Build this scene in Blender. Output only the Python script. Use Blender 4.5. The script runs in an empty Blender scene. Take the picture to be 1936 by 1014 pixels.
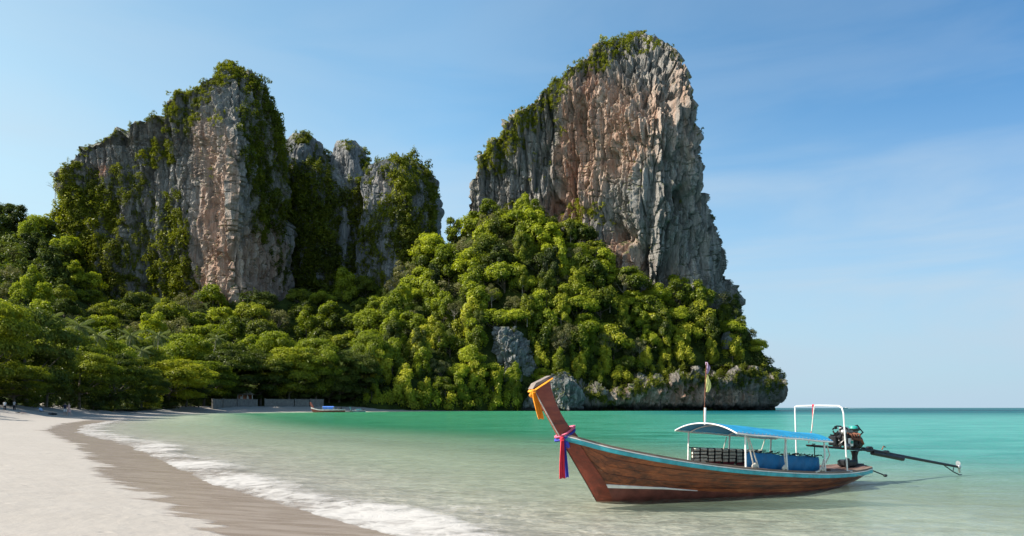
import bpy, bmesh, math, random
import numpy as np
from mathutils import Vector, Matrix
C = bpy.context.scene.collection
SC = bpy.context.scene
R = math.radians
rng = np.random.default_rng(7)
random.seed(7)

# ------------------------------------------------------------------ camera, sky, sun, exposure
EYE, FPX, Y0, X0 = 2.1, 1300.0, 771.0, 968.0      # eye height, focal length in photo pixels, horizon row, centre column
cam = bpy.data.cameras.new('camera'); camo = bpy.data.objects.new('camera', cam); C.objects.link(camo)
cam.sensor_width = 36; cam.lens = 36*FPX/1936; cam.shift_y = (Y0-507)/1936
cam.clip_start = 0.1; cam.clip_end = 30000
camo.location = (0, 0, EYE); camo.rotation_euler = (R(90), 0, 0); SC.camera = camo
SUN_EL, SUN_AZ = 42.0, 192.0          # azimuth: degrees counter-clockwise from +X, where the sun stands
sd_ = Vector((math.cos(R(SUN_AZ))*math.cos(R(SUN_EL)), math.sin(R(SUN_AZ))*math.cos(R(SUN_EL)), math.sin(R(SUN_EL))))
sun = bpy.data.lights.new('sun', 'SUN'); suno = bpy.data.objects.new('sun', sun); C.objects.link(suno)
sun.energy = 3.8; sun.angle = R(0.53); sun.color = (1.0, 0.93, 0.82)
suno.rotation_euler = sd_.to_track_quat('Z', 'Y').to_euler()
suno.location = (0, 0, 400)
SC.view_settings.view_transform = 'Standard'; SC.view_settings.look = 'None'
SC.view_settings.exposure = 1.2; SC.view_settings.gamma = 1.0; SC.view_settings.use_curve_mapping = False
SC.cycles.use_denoising = True
SC.cycles.max_bounces = 7; SC.cycles.diffuse_bounces = 3; SC.cycles.glossy_bounces = 3
SC.cycles.transmission_bounces = 4; SC.cycles.transparent_max_bounces = 10
SC.cycles.sample_clamp_indirect = 6
SC.cycles.caustics_reflective = False; SC.cycles.caustics_refractive = False

class NT:
    """small helper for node trees"""
    def __init__(s, tree): s.t = tree; tree.nodes.clear()
    def n(s, typ, props=None, **ins):
        nd = s.t.nodes.new(typ)
        for k, v in (props or {}).items(): setattr(nd, k, v)
        for k, v in ins.items():
            key = int(k[1:]) if k[0] == 'i' and k[1:].isdigit() else k.replace('_', ' ')
            s.set(nd.inputs[key], v)
        return nd
    def set(s, sock, v):
        if isinstance(v, bpy.types.NodeSocket): s.t.links.new(v, sock)
        elif isinstance(v, bpy.types.Node): s.t.links.new(v.outputs[0], sock)
        else:
            if isinstance(v, tuple) and len(v) == 3 and sock.type == 'RGBA': v = v+(1,)
            sock.default_value = v
    def math(s, op, a, b=0.0, c=None, clamp=False):
        nd = s.n('ShaderNodeMath', {'operation': op, 'use_clamp': clamp}, i0=a, i1=b)
        if c is not None: s.set(nd.inputs[2], c)
        return nd.outputs[0]
    def mix(s, f, a, b, blend='MIX'):
        nd = s.n('ShaderNodeMix', {'data_type': 'RGBA', 'blend_type': blend, 'clamp_factor': True})
        s.set(nd.inputs[0], f); s.set(nd.inputs[6], a); s.set(nd.inputs[7], b)
        return nd.outputs[2]
    def ramp(s, f, stops, interp='LINEAR'):
        nd = s.n('ShaderNodeValToRGB', None, Fac=f); cr = nd.color_ramp; cr.interpolation = interp
        while len(cr.elements) < len(stops): cr.elements.new(0.5)
        for e, (p, c) in zip(cr.elements, stops):
            e.position = p; e.color = (c, c, c, 1) if isinstance(c, (int, float)) else tuple(c)+(1,)
        return nd.outputs[0]
    def remap(s, v, a, b, c=0.0, d=1.0, smooth=True):
        nd = s.n('ShaderNodeMapRange', {'interpolation_type': 'SMOOTHSTEP' if smooth else 'LINEAR'}, i0=v, i1=a, i2=b, i3=c, i4=d)
        return nd.outputs[0]
    def coords(s, scale=(1, 1, 1), src='Object', rot=(0, 0, 0)):
        tc = s.n('ShaderNodeTexCoord').outputs[src] if src != 'Position' else s.n('ShaderNodeNewGeometry').outputs['Position']
        return s.n('ShaderNodeMapping', None, Vector=tc, Scale=scale, Rotation=rot).outputs[0]
    def noise(s, vec, scale, detail=4.0, rough=0.55, dist=0.0, out=0):
        return s.n('ShaderNodeTexNoise', None, Vector=vec, Scale=scale, Detail=detail, Roughness=rough, Distortion=dist).outputs[out]
    def attr(s, name, out='Fac'): return s.n('ShaderNodeAttribute', {'attribute_name': name}).outputs[out]
    def bump(s, h, strength=0.5, dist=0.02, normal=None):
        nd = s.n('ShaderNodeBump', None, Strength=strength, Distance=dist, Height=h)
        if normal is not None: s.set(nd.inputs['Normal'], normal)
        return nd.outputs[0]
    def out(s, sh): s.n('ShaderNodeOutputMaterial', None, Surface=sh)

def material(name, fn):
    m = bpy.data.materials.new(name); m.use_nodes = True
    t = NT(m.node_tree); t.out(fn(t)); return m

# world: clear tropical sky with a veil of thin high cloud
W = bpy.data.worlds.new('World'); SC.world = W; W.use_nodes = True
t = NT(W.node_tree)
sky = t.n('ShaderNodeTexSky', {'sky_type': 'NISHITA', 'sun_disc': False, 'sun_elevation': R(SUN_EL),
          'sun_rotation': R(90-SUN_AZ), 'altitude': 0.0, 'air_density': 1.0, 'dust_density': 0.7, 'ozone_density': 2.2})
hs = t.n('ShaderNodeHueSaturation', None, Saturation=1.05, Value=1.0, Color=sky.outputs[0]).outputs[0]
hs = t.mix(1.0, hs, (0.88, 1.12, 1.02), 'MULTIPLY')
# tropical haze: paler towards the sun, deeper blue away from it
dt = t.n('ShaderNodeVectorMath', {'operation': 'DOT_PRODUCT'}, i0=t.n('ShaderNodeTexCoord').outputs['Generated'], i1=(math.cos(R(SUN_AZ)), math.sin(R(SUN_AZ)), 0.0)).outputs['Value']
hs = t.mix(1.0, hs, t.ramp(t.math('MULTIPLY_ADD', dt, 0.5, 0.5), [(0.0, (0.138, 0.240, 0.340)), (0.12, (0.150, 0.255, 0.350)), (0.45, (0.5, 0.5, 0.5)), (0.68, (0.70, 0.52, 0.43)), (1.0, (0.74, 0.53, 0.42))]), 'MULTIPLY')
hs = t.mix(1.0, hs, (2.0, 2.0, 2.0), 'MULTIPLY')
dirv = t.n('ShaderNodeTexCoord').outputs['Generated']
mp = t.n('ShaderNodeMapping', None, Vector=dirv, Scale=(1.1, 1.1, 5.5), Rotation=(0.10, 0.16, 0.4)).outputs[0]
cl = t.noise(mp, 1.7, 7.0, 0.52, 0.5)
cl = t.remap(cl, 0.36, 0.70)
z = t.n('ShaderNodeSeparateXYZ', None, Vector=dirv)
low = t.remap(z.outputs[2], 0.40, 0.12, 0.16, 1.0)
cl = t.math('MULTIPLY', t.math('MULTIPLY', cl, low), 1.0)
skyc = t.mix(cl, hs, (2.7, 3.15, 3.55))
hz = t.remap(z.outputs[2], 0.40, 0.0, 0.0, 0.97, False)
skyc = t.mix(hz, skyc, (2.15, 2.85, 3.45))
bg = t.n('ShaderNodeBackground', None, Color=skyc, Strength=0.101)
t.n('ShaderNodeOutputWorld', None, Surface=bg)

# ------------------------------------------------------------------ numpy noise
_p = np.random.default_rng(3).permutation(256); PERM = np.concatenate([_p, _p, _p]).astype(np.int32)
_g = np.random.default_rng(4).normal(size=(256, 3)); GRAD = (_g/np.linalg.norm(_g, axis=1, keepdims=True)*1.6).astype(np.float32)
def perlin(p):
    p = np.asarray(p, np.float32); i = np.floor(p).astype(np.int32); f = p-i; i &= 255
    w = f*f*f*(f*(f*6-15)+10); res = 0
    for dx in (0, 1):
        wx = w[..., 0] if dx else 1-w[..., 0]
        for dy in (0, 1):
            wy = w[..., 1] if dy else 1-w[..., 1]
            for dz in (0, 1):
                wz = w[..., 2] if dz else 1-w[..., 2]
                g = GRAD[PERM[PERM[PERM[(i[..., 0]+dx) & 255]+((i[..., 1]+dy) & 255)]+((i[..., 2]+dz) & 255)]]
                res = res+wx*wy*wz*(g[..., 0]*(f[..., 0]-dx)+g[..., 1]*(f[..., 1]-dy)+g[..., 2]*(f[..., 2]-dz))
    return res
def fbm(p, sc, octv=4, gain=0.5, seed=0.0):
    p = np.asarray(p, np.float32)/np.asarray(sc, np.float32)+seed; a, s = 1.0, 0
    for _ in range(octv): s = s+a*perlin(p); p = p*2.03+17.3; a *= gain
    return s
def ridged(p, sc, octv=3, gain=0.5, seed=0.0):
    p = np.asarray(p, np.float32)/np.asarray(sc, np.float32)+seed; a, s = 1.0, 0
    for _ in range(octv): s = s+a*(1-2*np.abs(perlin(p))); p = p*2.07+9.1; a *= gain
    return s
def sstep(x, a, b):
    t_ = np.clip((x-a)/(b-a), 0, 1); return t_*t_*(3-2*t_)
def pt(px, py, D):
    """photo pixel at a chosen distance -> place in the world"""
    return np.stack([(px-X0)/FPX*D, D+0*px, EYE+(Y0-py)/FPX*D], -1)

# ------------------------------------------------------------------ object helpers
def link(o): C.objects.link(o); return o
def mesh_np(name, V, F, attrs=None, smooth=False):
    """V (n,3); F (m,k) array or list of arrays of faces with equal side count"""
    me = bpy.data.meshes.new(name); V = np.asarray(V, np.float32).reshape(-1, 3)
    Fs = F if isinstance(F, list) else [F]
    Fs = [np.asarray(f, np.int32) for f in Fs if len(f)]
    me.vertices.add(len(V)); me.vertices.foreach_set('co', V.ravel())
    nl = sum(f.size for f in Fs); npoly = sum(len(f) for f in Fs)
    me.loops.add(nl); me.loops.foreach_set('vertex_index', np.concatenate([f.ravel() for f in Fs]))
    me.polygons.add(npoly)
    st = []; o = 0
    for f in Fs: st.append(o+np.arange(len(f))*f.shape[1]); o += f.size
    me.polygons.foreach_set('loop_start', np.concatenate(st).astype(np.int32))
    me.polygons.foreach_set('use_smooth', np.full(npoly, smooth))
    for k, a in (attrs or {}).items():
        at = me.attributes.new(k, 'FLOAT', 'POINT'); at.data.foreach_set('value', np.asarray(a, np.float32).ravel())
    me.update(calc_edges=True); me.validate()
    return me
def obj(name, me, mat=None, parent=None, loc=None, rotz=None):
    o = bpy.data.objects.new(name, me); link(o)
    if mat is not None and me is not None and len(me.materials) == 0: me.materials.append(mat)
    if parent is not None: o.parent = parent
    if loc is not None: o.location = loc
    if rotz is not None: o.rotation_euler = (0, 0, rotz)
    return o
def tag(o, label=None, cat=None, group=None, kind=None):
    if label: o['label'] = label
    if cat: o['category'] = cat
    if group: o['group'] = group
    if kind: o['kind'] = kind
    return o
def thing(name, label, cat, loc=(0, 0, 0), rotz=0, group=None):
    o = bpy.data.objects.new(name, None); link(o); o.empty_display_size = 0.2
    o.location = loc; o.rotation_euler = (0, 0, rotz)
    return tag(o, label, cat, group)
class MB:
    def __init__(s): s.v = []; s.f = []
    def add(s, V, F):
        b = len(s.v); s.v += [tuple(map(float, q)) for q in V]; s.f += [tuple(b+int(i) for i in q) for q in F]; return s
    def box(s, c, d, M=None):
        V = []
        for x in (-.5, .5):
            for y in (-.5, .5):
                for z_ in (-.5, .5):
                    q = Vector((x*d[0], y*d[1], z_*d[2]))
                    if M is not None: q = M @ q
                    V.append(q+Vector(c))
        return s.add(V, [(0, 1, 3, 2), (4, 6, 7, 5), (0, 4, 5, 1), (2, 3, 7, 6), (0, 2, 6, 4), (1, 5, 7, 3)])
    def rbox(s, c, d, b=0.15, M=None):
        """box with chamfered edges: three stacked octagon-ish rings"""
        hx, hy, hz_ = d[0]/2, d[1]/2, d[2]/2; k = b*min(d)
        def ring(z_, i):
            x, y = hx-i, hy-i
            return [(x, y-k, z_), (x-k, y, z_), (-x+k, y, z_), (-x, y-k, z_), (-x, -y+k, z_), (-x+k, -y, z_), (x-k, -y, z_), (x, -y+k, z_)]
        rs = [ring(-hz_, k), ring(-hz_+k, 0), ring(hz_-k, 0), ring(hz_, k)]
        V = []
        for r_ in rs:
            for q in r_:
                q = Vector(q)
                if M is not None: q = M @ q
                V.append(q+Vector(c))
        F = [tuple(range(7, -1, -1)), tuple(range(24, 32))]
        for a in range(3):
            for i in range(8): F.append((a*8+i, a*8+(i+1) % 8, a*8+8+(i+1) % 8, a*8+8+i))
        return s.add(V, F)
    def tube(s, pts, r, n=8, cap=True, flat=1.0, fold=0.0):
        pts = [Vector(q) for q in pts]; m = len(pts)
        rr = [r]*m if isinstance(r, (int, float)) else list(r)
        V = []; up = None
        for i, q in enumerate(pts):
            d = (pts[min(i+1, m-1)]-pts[max(i-1, 0)]).normalized()
            if up is None:
                up = Vector((0, 0, 1)) if abs(d.z) < 0.9 else Vector((1, 0, 0))
            a = d.cross(up).normalized(); b_ = a.cross(d).normalized(); up = b_
            for k in range(n):
                th = 2*math.pi*k/n; k2 = 1+fold*math.cos(5*th+i*0.15)
                V.append(q+a*(rr[i]*k2*math.cos(th))+b_*(rr[i]*flat*k2*math.sin(th)))
        F = [(i*n+k, i*n+(k+1) % n, (i+1)*n+(k+1) % n, (i+1)*n+k) for i in range(m-1) for k in range(n)]
        if cap: F += [tuple(range(n-1, -1, -1)), tuple((m-1)*n+k for k in range(n))]
        return s.add(V, F)
    def lathe(s, prof, c=(0, 0, 0), n=16, M=None):
        V = []
        for r_, z_ in prof:
            for k in range(n):
                q = Vector((r_*math.cos(2*math.pi*k/n), r_*math.sin(2*math.pi*k/n), z_))
                if M is not None: q = M @ q
                V.append(q+Vector(c))
        m = len(prof)
        F = [(i*n+k, i*n+(k+1) % n, (i+1)*n+(k+1) % n, (i+1)*n+k) for i in range(m-1) for k in range(n)]
        F += [tuple(range(n-1, -1, -1)), tuple((m-1)*n+k for k in range(n))]
        return s.add(V, F)
    def ball(s, c, r, n=8, m=6):
        r = (r, r, r) if isinstance(r, (int, float)) else r
        prof = [(math.sin(math.pi*i/m), -math.cos(math.pi*i/m)) for i in range(m+1)]
        prof[0] = (0.02, -1); prof[-1] = (0.02, 1)
        return s.lathe(prof, c, n, Matrix.Diagonal(Vector(r)))
    def prism(s, poly, y0, y1, fn=None):
        """poly in (x,z), extruded from y0 to y1"""
        k = len(poly); V = [(x, y0, z_) for x, z_ in poly]+[(x, y1, z_) for x, z_ in poly]
        return s.add(V, [tuple(range(k)), tuple(range(2*k-1, k-1, -1))]+[(i, (i+1) % k, k+(i+1) % k, k+i) for i in range(k)])
    def grid(s, G, closed=False):
        """G: rows of points"""
        a, b = len(G), len(G[0])
        return s.add([q for r_ in G for q in r_], [(i*b+j, i*b+(j+1) % b, (i+1)*b+(j+1) % b, (i+1)*b+j) for i in range(a-1) for j in range(b if closed else b-1)])
    def mesh(s, name, smooth=False, norm=True):
        me = bpy.data.meshes.new(name); me.from_pydata(s.v, [], s.f)
        if norm:
            bm = bmesh.new(); bm.from_mesh(me); bmesh.ops.recalc_face_normals(bm, faces=bm.faces); bm.to_mesh(me); bm.free()
        if smooth:
            me.polygons.foreach_set('use_smooth', [True]*len(me.polygons))
            try: me.set_sharp_from_angle(angle=R(40))
            except Exception: pass
        me.update(); return me
    def build(s, name, mat, parent=None, smooth=False, **kw): return obj(name, s.mesh(name, smooth), mat, parent, **kw)

# ------------------------------------------------------------------ materials
def principled(t, **k): return t.n('ShaderNodeBsdfPrincipled', None, **k).outputs[0]
def m_plain(name, col, rough=0.6, metal=0.0, var=0.12, sc=6.0, bump=0.0):
    def fn(t):
        v = t.coords()
        nz = t.noise(v, sc, 5, 0.6)
        lo = tuple(c*(1-2*var) for c in col); hi = tuple(min(1, c*(1+2*var)) for c in col)
        c_ = t.mix(t.remap(nz, 0.25, 0.75), lo, hi)
        k = dict(Base_Color=c_, Roughness=t.remap(t.noise(v, sc*2.3, 3), 0.2, 0.8, max(0.05, rough-0.12), min(1, rough+0.12)), Metallic=metal)
        if bump: k['Normal'] = t.bump(t.noise(v, sc*4, 4), bump, 0.01)
        return principled(t, **k)
    return material(name, fn)

def rock_fn(warm_gain=1.0, base=(0.33, 0.308, 0.283), dark=(0.075, 0.071, 0.068), zs=0.22):
    def fn(t):
        pv = t.coords((1, 1, zs), 'Position')
        st = t.noise(pv, 0.22, 8, 0.66, 0.8)
        st2 = t.noise(t.coords((1, 1, 0.09), 'Position'), 0.55, 6, 0.65, 0.5)
        big = t.noise(t.coords((1, 1, 0.6), 'Position'), 0.035, 5, 0.6)
        fine = t.noise(t.coords((1, 1, 0.45), 'Position'), 1.3, 6, 0.7)
        grey = t.ramp(st, [(0.22, dark), (0.42, tuple(c*0.66 for c in base)), (0.55, base), (0.75, (0.46, 0.425, 0.39))])
        w = t.attr('warm')
        wn = t.math('ADD', w, t.math('MULTIPLY', t.math('SUBTRACT', t.noise(pv, 0.11, 7, 0.68, 0.6), 0.5), 1.5))
        warmc = t.ramp(t.noise(pv, 0.16, 7, 0.7), [(0.25, (0.24, 0.145, 0.105)), (0.43, (0.43, 0.275, 0.20)), (0.58, (0.56, 0.42, 0.335)), (0.76, (0.60, 0.52, 0.45))])
        c_ = t.mix(t.math('MULTIPLY', t.remap(wn, 0.22, 0.75), warm_gain), grey, warmc)
        rust = t.attr('rust')
        c_ = t.mix(t.math('MULTIPLY', rust, t.remap(st2, 0.35, 0.65)), c_, (0.36, 0.13, 0.065))
        c_ = t.mix(t.math('MULTIPLY', t.remap(st2, 0.55, 0.69), 0.68), c_, (0.055, 0.054, 0.053))   # black algae streaks
        c_ = t.mix(t.math('MULTIPLY', t.remap(big, 0.56, 0.75), 0.35), c_, (0.44, 0.41, 0.37))      # pale flowstone
        c_ = t.mix(t.math('MULTIPLY', t.remap(fine, 0.6, 0.8), 0.45), c_, (0.08, 0.075, 0.07))
        vr = t.noise(t.coords((1, 1, 0.13), 'Position'), 0.085, 7, 0.7, 1.2)
        c_ = t.mix(t.math('MULTIPLY', t.remap(vr, 0.53, 0.66), 0.50), c_, (0.075, 0.072, 0.070))    # large dark varnish stains
        tide = t.attr('tide')
        c_ = t.mix(tide, c_, (0.03, 0.03, 0.028))                                                   # near-black band at the waterline
        nz = t.n('ShaderNodeSeparateXYZ', None, Vector=t.n('ShaderNodeNewGeometry').outputs['Normal']).outputs[2]
        mo = t.math('MULTIPLY', t.remap(nz, 0.35, 0.7), t.remap(t.noise(pv, 0.3, 4), 0.35, 0.6))
        c_ = t.mix(mo, c_, (0.085, 0.105, 0.03))
        fl = t.noise(t.coords((1, 1, 0.12), 'Position'), 1.1, 6, 0.7, 0.4)
        h = t.math('ADD', t.math('MULTIPLY', st, 1.2), t.math('ADD', t.math('MULTIPLY', fine, 0.6), t.math('MULTIPLY', fl, 0.9)))
        return principled(t, Base_Color=c_, Roughness=0.93, Specular_IOR_Level=0.25, Normal=t.bump(h, 1.0, 2.0))
    return fn
M = {}
M['rock'] = material('limestone', rock_fn())
M['rock_sea'] = material('dark sea limestone', rock_fn(1.0, (0.30, 0.27, 0.24), (0.055, 0.050, 0.046)))  # darker copy of the limestone: weaker light there put into the colour
M['rock_grey'] = material('grey limestone', rock_fn(0.35, (0.27, 0.275, 0.28)))

def leaf_fn(cols, trans=0.35, sat_noise=True, patch=0.05):
    """cols: dark, mid, light leaf colours; 'tint' varies per leaf, object random per plant"""
    def fn(t):
        rnd = t.n('ShaderNodeObjectInfo').outputs['Random']
        pn = t.noise(t.coords((1, 1, 1), 'Position'), patch, 3, 0.6)
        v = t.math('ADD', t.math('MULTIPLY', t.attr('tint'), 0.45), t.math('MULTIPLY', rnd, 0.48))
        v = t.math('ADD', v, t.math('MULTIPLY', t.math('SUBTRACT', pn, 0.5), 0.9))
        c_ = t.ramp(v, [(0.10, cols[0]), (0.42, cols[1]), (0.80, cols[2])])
        d = t.n('ShaderNodeBsdfDiffuse', None, Color=c_).outputs[0]
        tr = t.n('ShaderNodeBsdfTranslucent', None, Color=t.mix(1.0, c_, (1.35, 1.45, 0.5), 'MULTIPLY')).outputs[0]
        mx = t.n('ShaderNodeMixShader', None, Fac=trans, i1=d, i2=tr).outputs[0]
        gl = t.n('ShaderNodeBsdfGlossy', None, Color=(1, 1, 1), Roughness=0.42).outputs[0]
        return t.n('ShaderNodeMixShader', None, Fac=0.012, i1=mx, i2=gl).outputs[0]
    return fn
M['leaf_lush'] = material('lush leaves', leaf_fn([(0.046, 0.068, 0.009), (0.170, 0.208, 0.016), (0.365, 0.390, 0.030)], 0.4))
M['leaf_beach'] = material('beach almond leaves', leaf_fn([(0.032, 0.047, 0.009), (0.090, 0.115, 0.013), (0.290, 0.305, 0.022)], 0.3))
M['leaf_gold'] = material('yellow green leaves', leaf_fn([(0.13, 0.15, 0.012), (0.28, 0.285, 0.022), (0.43, 0.42, 0.040)]))
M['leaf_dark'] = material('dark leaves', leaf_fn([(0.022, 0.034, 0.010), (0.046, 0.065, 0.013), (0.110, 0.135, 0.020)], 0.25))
M['leaf_dry'] = material('dry olive leaves', leaf_fn([(0.085, 0.085, 0.035), (0.145, 0.145, 0.055), (0.20, 0.19, 0.085)], 0.25))
M['leaf_cliff'] = material('cliff shrub leaves', leaf_fn([(0.042, 0.055, 0.009), (0.120, 0.137, 0.012), (0.270, 0.275, 0.018)], 0.3, patch=0.03))
M['leaf_palm'] = material('palm leaves', leaf_fn([(0.07, 0.09, 0.03), (0.12, 0.145, 0.05), (0.19, 0.21, 0.09)], 0.3))
def bark_fn(a, b):
    def fn(t):
        v = t.coords((3, 3, 0.6))
        n1 = t.noise(v, 2.0, 6, 0.65)
        return principled(t, Base_Color=t.ramp(n1, [(0.3, a), (0.7, b)]), Roughness=0.9, Normal=t.bump(n1, 0.7, 0.04))
    return fn
M['bark'] = material('bark', bark_fn((0.06, 0.045, 0.032), (0.17, 0.14, 0.11)))
M['bark_pale'] = material('pale bark', bark_fn((0.20, 0.17, 0.13), (0.42, 0.37, 0.31)))
def soil_fn(t):
    n1 = t.noise(t.coords((1, 1, 1), 'Position'), 0.12, 7, 0.65)
    n2 = t.noise(t.coords((1, 1, 1), 'Position'), 1.1, 5, 0.7)
    c_ = t.ramp(t.math('ADD', t.math('MULTIPLY', n1, 0.6), t.math('MULTIPLY', n2, 0.4)), [(0.30, (0.015, 0.022, 0.006)), (0.5, (0.035, 0.05, 0.010)), (0.7, (0.07, 0.085, 0.018))])
    return principled(t, Base_Color=c_, Roughness=1.0, Specular_IOR_Level=0.1, Normal=t.bump(n2, 1.0, 0.8))
M['soil'] = material('undergrowth floor', soil_fn)

# ------------------------------------------------------------------ shoreline and ground
SHORE = np.array([(60, -70), (14, -14), (7.5, -1.5), (2.6, 6.3), (-1.9, 11.28), (-3.77, 13.6), (-6.0, 16.4), (-9.0, 20.1), (-14, 27.5), (-21.1, 37.9), (-29, 48), (-38, 60), (-51, 82),
                  (-62, 105), (-77, 138), (-91, 170), (-106, 205), (-116, 240), (-121, 275), (-119, 300), (-109, 322), (-89, 345), (-66, 372),
                  (-36, 405), (10, 440), (90, 470), (170, 496), (206, 520), (190, 620), (60, 760), (-400, 900)], float)
def shore_dist(x, y):
    """signed distance to the waterline, positive on land"""
    best = np.full(x.shape, 1e9); sgn = np.ones(x.shape)
    for a, b in zip(SHORE[:-1], SHORE[1:]):
        d = b-a; l2 = d@d
        tt = np.clip(((x-a[0])*d[0]+(y-a[1])*d[1])/l2, 0, 1)
        dx, dy = x-(a[0]+tt*d[0]), y-(a[1]+tt*d[1]); q = dx*dx+dy*dy
        s = np.where(d[0]*(y-a[1])-d[1]*(x-a[0]) > 0, 1.0, -1.0)
        u = q < best; best = np.where(u, q, best); sgn = np.where(u, s, sgn)
    return np.sqrt(best)*sgn
def shore_all(x, y):
    sd0 = shore_dist(x, y)
    p = np.stack([x, y, 0*x], -1)
    far = np.clip(np.hypot(x, y)/60, 0.25, 3)
    wob = fbm(p, 5.0, 3, 0.5)*0.42*far+fbm(p, 1.5, 2, 0.5, 5.0)*0.12
    return sd0+wob*np.exp(-np.abs(sd0)/(6*far+2))
def ground_z(x, y, sd=None):
    x = np.asarray(x, float); y = np.asarray(y, float)
    if sd is None: sd = shore_all(x, y)
    p = np.stack([x, y, 0*x], -1)
    land = 0.068*np.clip(sd, 0, 9)+0.19*np.clip(sd-9, 0, 11)+0.006*np.clip(sd-20, 0, 300)
    sea = -(0.030*np.clip(-sd, 0, 12)+0.09*np.clip(-sd-12, 0, 30)+0.02*np.clip(-sd-42, 0, 150))
    r_ = fbm(p, 7.0, 3, 0.5, 2.0)*0.05*sstep(sd, 1.0, 8.0)+fbm(p, 1.1, 3, 0.55, 9.0)*0.016*sstep(sd, 1.2, 4.0)
    return np.where(sd > 0, land, sea)+r_

ANG = np.tan(np.linspace(-1.12, 1.12, 330))
_d = 12.5*np.power(1.019, np.arange(0, 352)); _d = _d[_d < 9000]
GX = ANG[None, :]*_d[:, None]; GY = np.repeat((_d-14.0)[:, None], ANG.size, 1)
SD = shore_all(GX, GY)
nr, nc = GX.shape
idx = np.arange(nr*nc).reshape(nr, nc)
QF = np.stack([idx[:-1, :-1], idx[:-1, 1:], idx[1:, 1:], idx[1:, :-1]], -1).reshape(-1, 4)
GZ = ground_z(GX, GY, SD)

def sand_fn(t):
    sd = t.attr('shore')
    pv = t.coords((1, 1, 1), 'Position')
    n_big = t.noise(pv, 0.5, 4, 0.6); n_mid = t.noise(pv, 2.2, 5, 0.6); n_f = t.noise(pv, 40, 3, 0.7)
    # wet strip above the waterline, with ragged tongues
    tong = t.noise(t.coords((0.32, 1.25, 1), 'Position', (0, 0, 0.12)), 0.95, 5, 0.62, 0.3)
    edge = t.math('ADD', sd, t.math('MULTIPLY', t.math('SUBTRACT', tong, 0.5), 3.4))
    wet = t.remap(edge, 2.55, 2.32)
    wet = t.math('MULTIPLY', wet, t.remap(t.attr('yfar'), 150, 95))
    dry = t.ramp(t.math('ADD', t.math('MULTIPLY', n_big, 0.5), t.math('MULTIPLY', n_mid, 0.5)), [(0.3, (0.310, 0.278, 0.247)), (0.7, (0.352, 0.320, 0.288))])
    dry = t.mix(t.math('MULTIPLY', t.remap(n_f, 0.35, 0.7), 0.10), dry, (0.40, 0.37, 0.33))
    # small dark specks: shells, twigs and leaf crumbs
    sp = t.n('ShaderNodeTexVoronoi', None, Vector=pv, Scale=2.6, Randomness=1.0)
    spm = t.math('MULTIPLY', t.math('LESS_THAN', sp.outputs['Distance'], 0.05), t.math('GREATER_THAN', t.noise(pv, 1.7, 2), 0.60))
    dry = t.mix(t.math('MULTIPLY', spm, 0.6), dry, (0.22, 0.18, 0.14))
    rip = t.noise(t.coords((0.55, 2.6, 1), 'Position', (0, 0, 0.45)), 1.5, 5, 0.6, 0.6)
    wetc = t.mix(t.remap(rip, 0.38, 0.62), (0.240, 0.190, 0.156), (0.318, 0.264, 0.225))
    subm = t.remap(sd, -0.2, -2.5)
    cau = t.n('ShaderNodeTexVoronoi', {'feature': 'SMOOTH_F1'}, Vector=t.coords((1, 1.5, 1), 'Position'), Scale=1.6, Smoothness=0.6).outputs['Distance']
    seac = t.mix(t.remap(cau, 0.2, 0.7), (0.50, 0.465, 0.395), (0.64, 0.60, 0.515))  # caustic light net painted into the seabed colour
    c_ = t.mix(wet, dry, wetc); c_ = t.mix(subm, c_, seac)
    ro = t.math('SUBTRACT', 0.95, t.math('MULTIPLY', wet, 0.70))
    h = t.math('ADD', t.math('MULTIPLY', n_mid, 0.9), t.math('MULTIPLY', n_f, 0.10))
    h = t.math('ADD', t.math('MULTIPLY', h, t.math('SUBTRACT', 1.0, t.math('MULTIPLY', wet, 0.9))), t.math('MULTIPLY', t.math('MULTIPLY', rip, wet), 0.35))
    fp = t.n('ShaderNodeTexVoronoi', {'feature': 'SMOOTH_F1'}, Vector=t.coords((1, 1.3, 0), 'Position'), Scale=1.7, Smoothness=0.25).outputs['Distance']
    fpm = t.math('MULTIPLY', t.remap(fp, 0.05, 0.24, -1.0, 0.0), t.remap(t.noise(pv, 0.33, 3), 0.46, 0.60))
    h = t.math('ADD', h, t.math('MULTIPLY', fpm, t.math('MULTIPLY', t.math('SUBTRACT', 1.0, wet), 0.55)))
    return principled(t, Base_Color=c_, Roughness=ro, Specular_IOR_Level=0.35, Normal=t.bump(h, 0.7, 0.07))
M['sand'] = material('coral sand', sand_fn)
sand = obj('sand_beach', mesh_np('sand_beach', np.stack([GX, GY, GZ], -1), QF, {'shore': SD, 'yfar': GY}, True), M['sand'])
tag(sand, 'pale dry sand beach curving round the bay, brown where wet', kind='structure')

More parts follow.
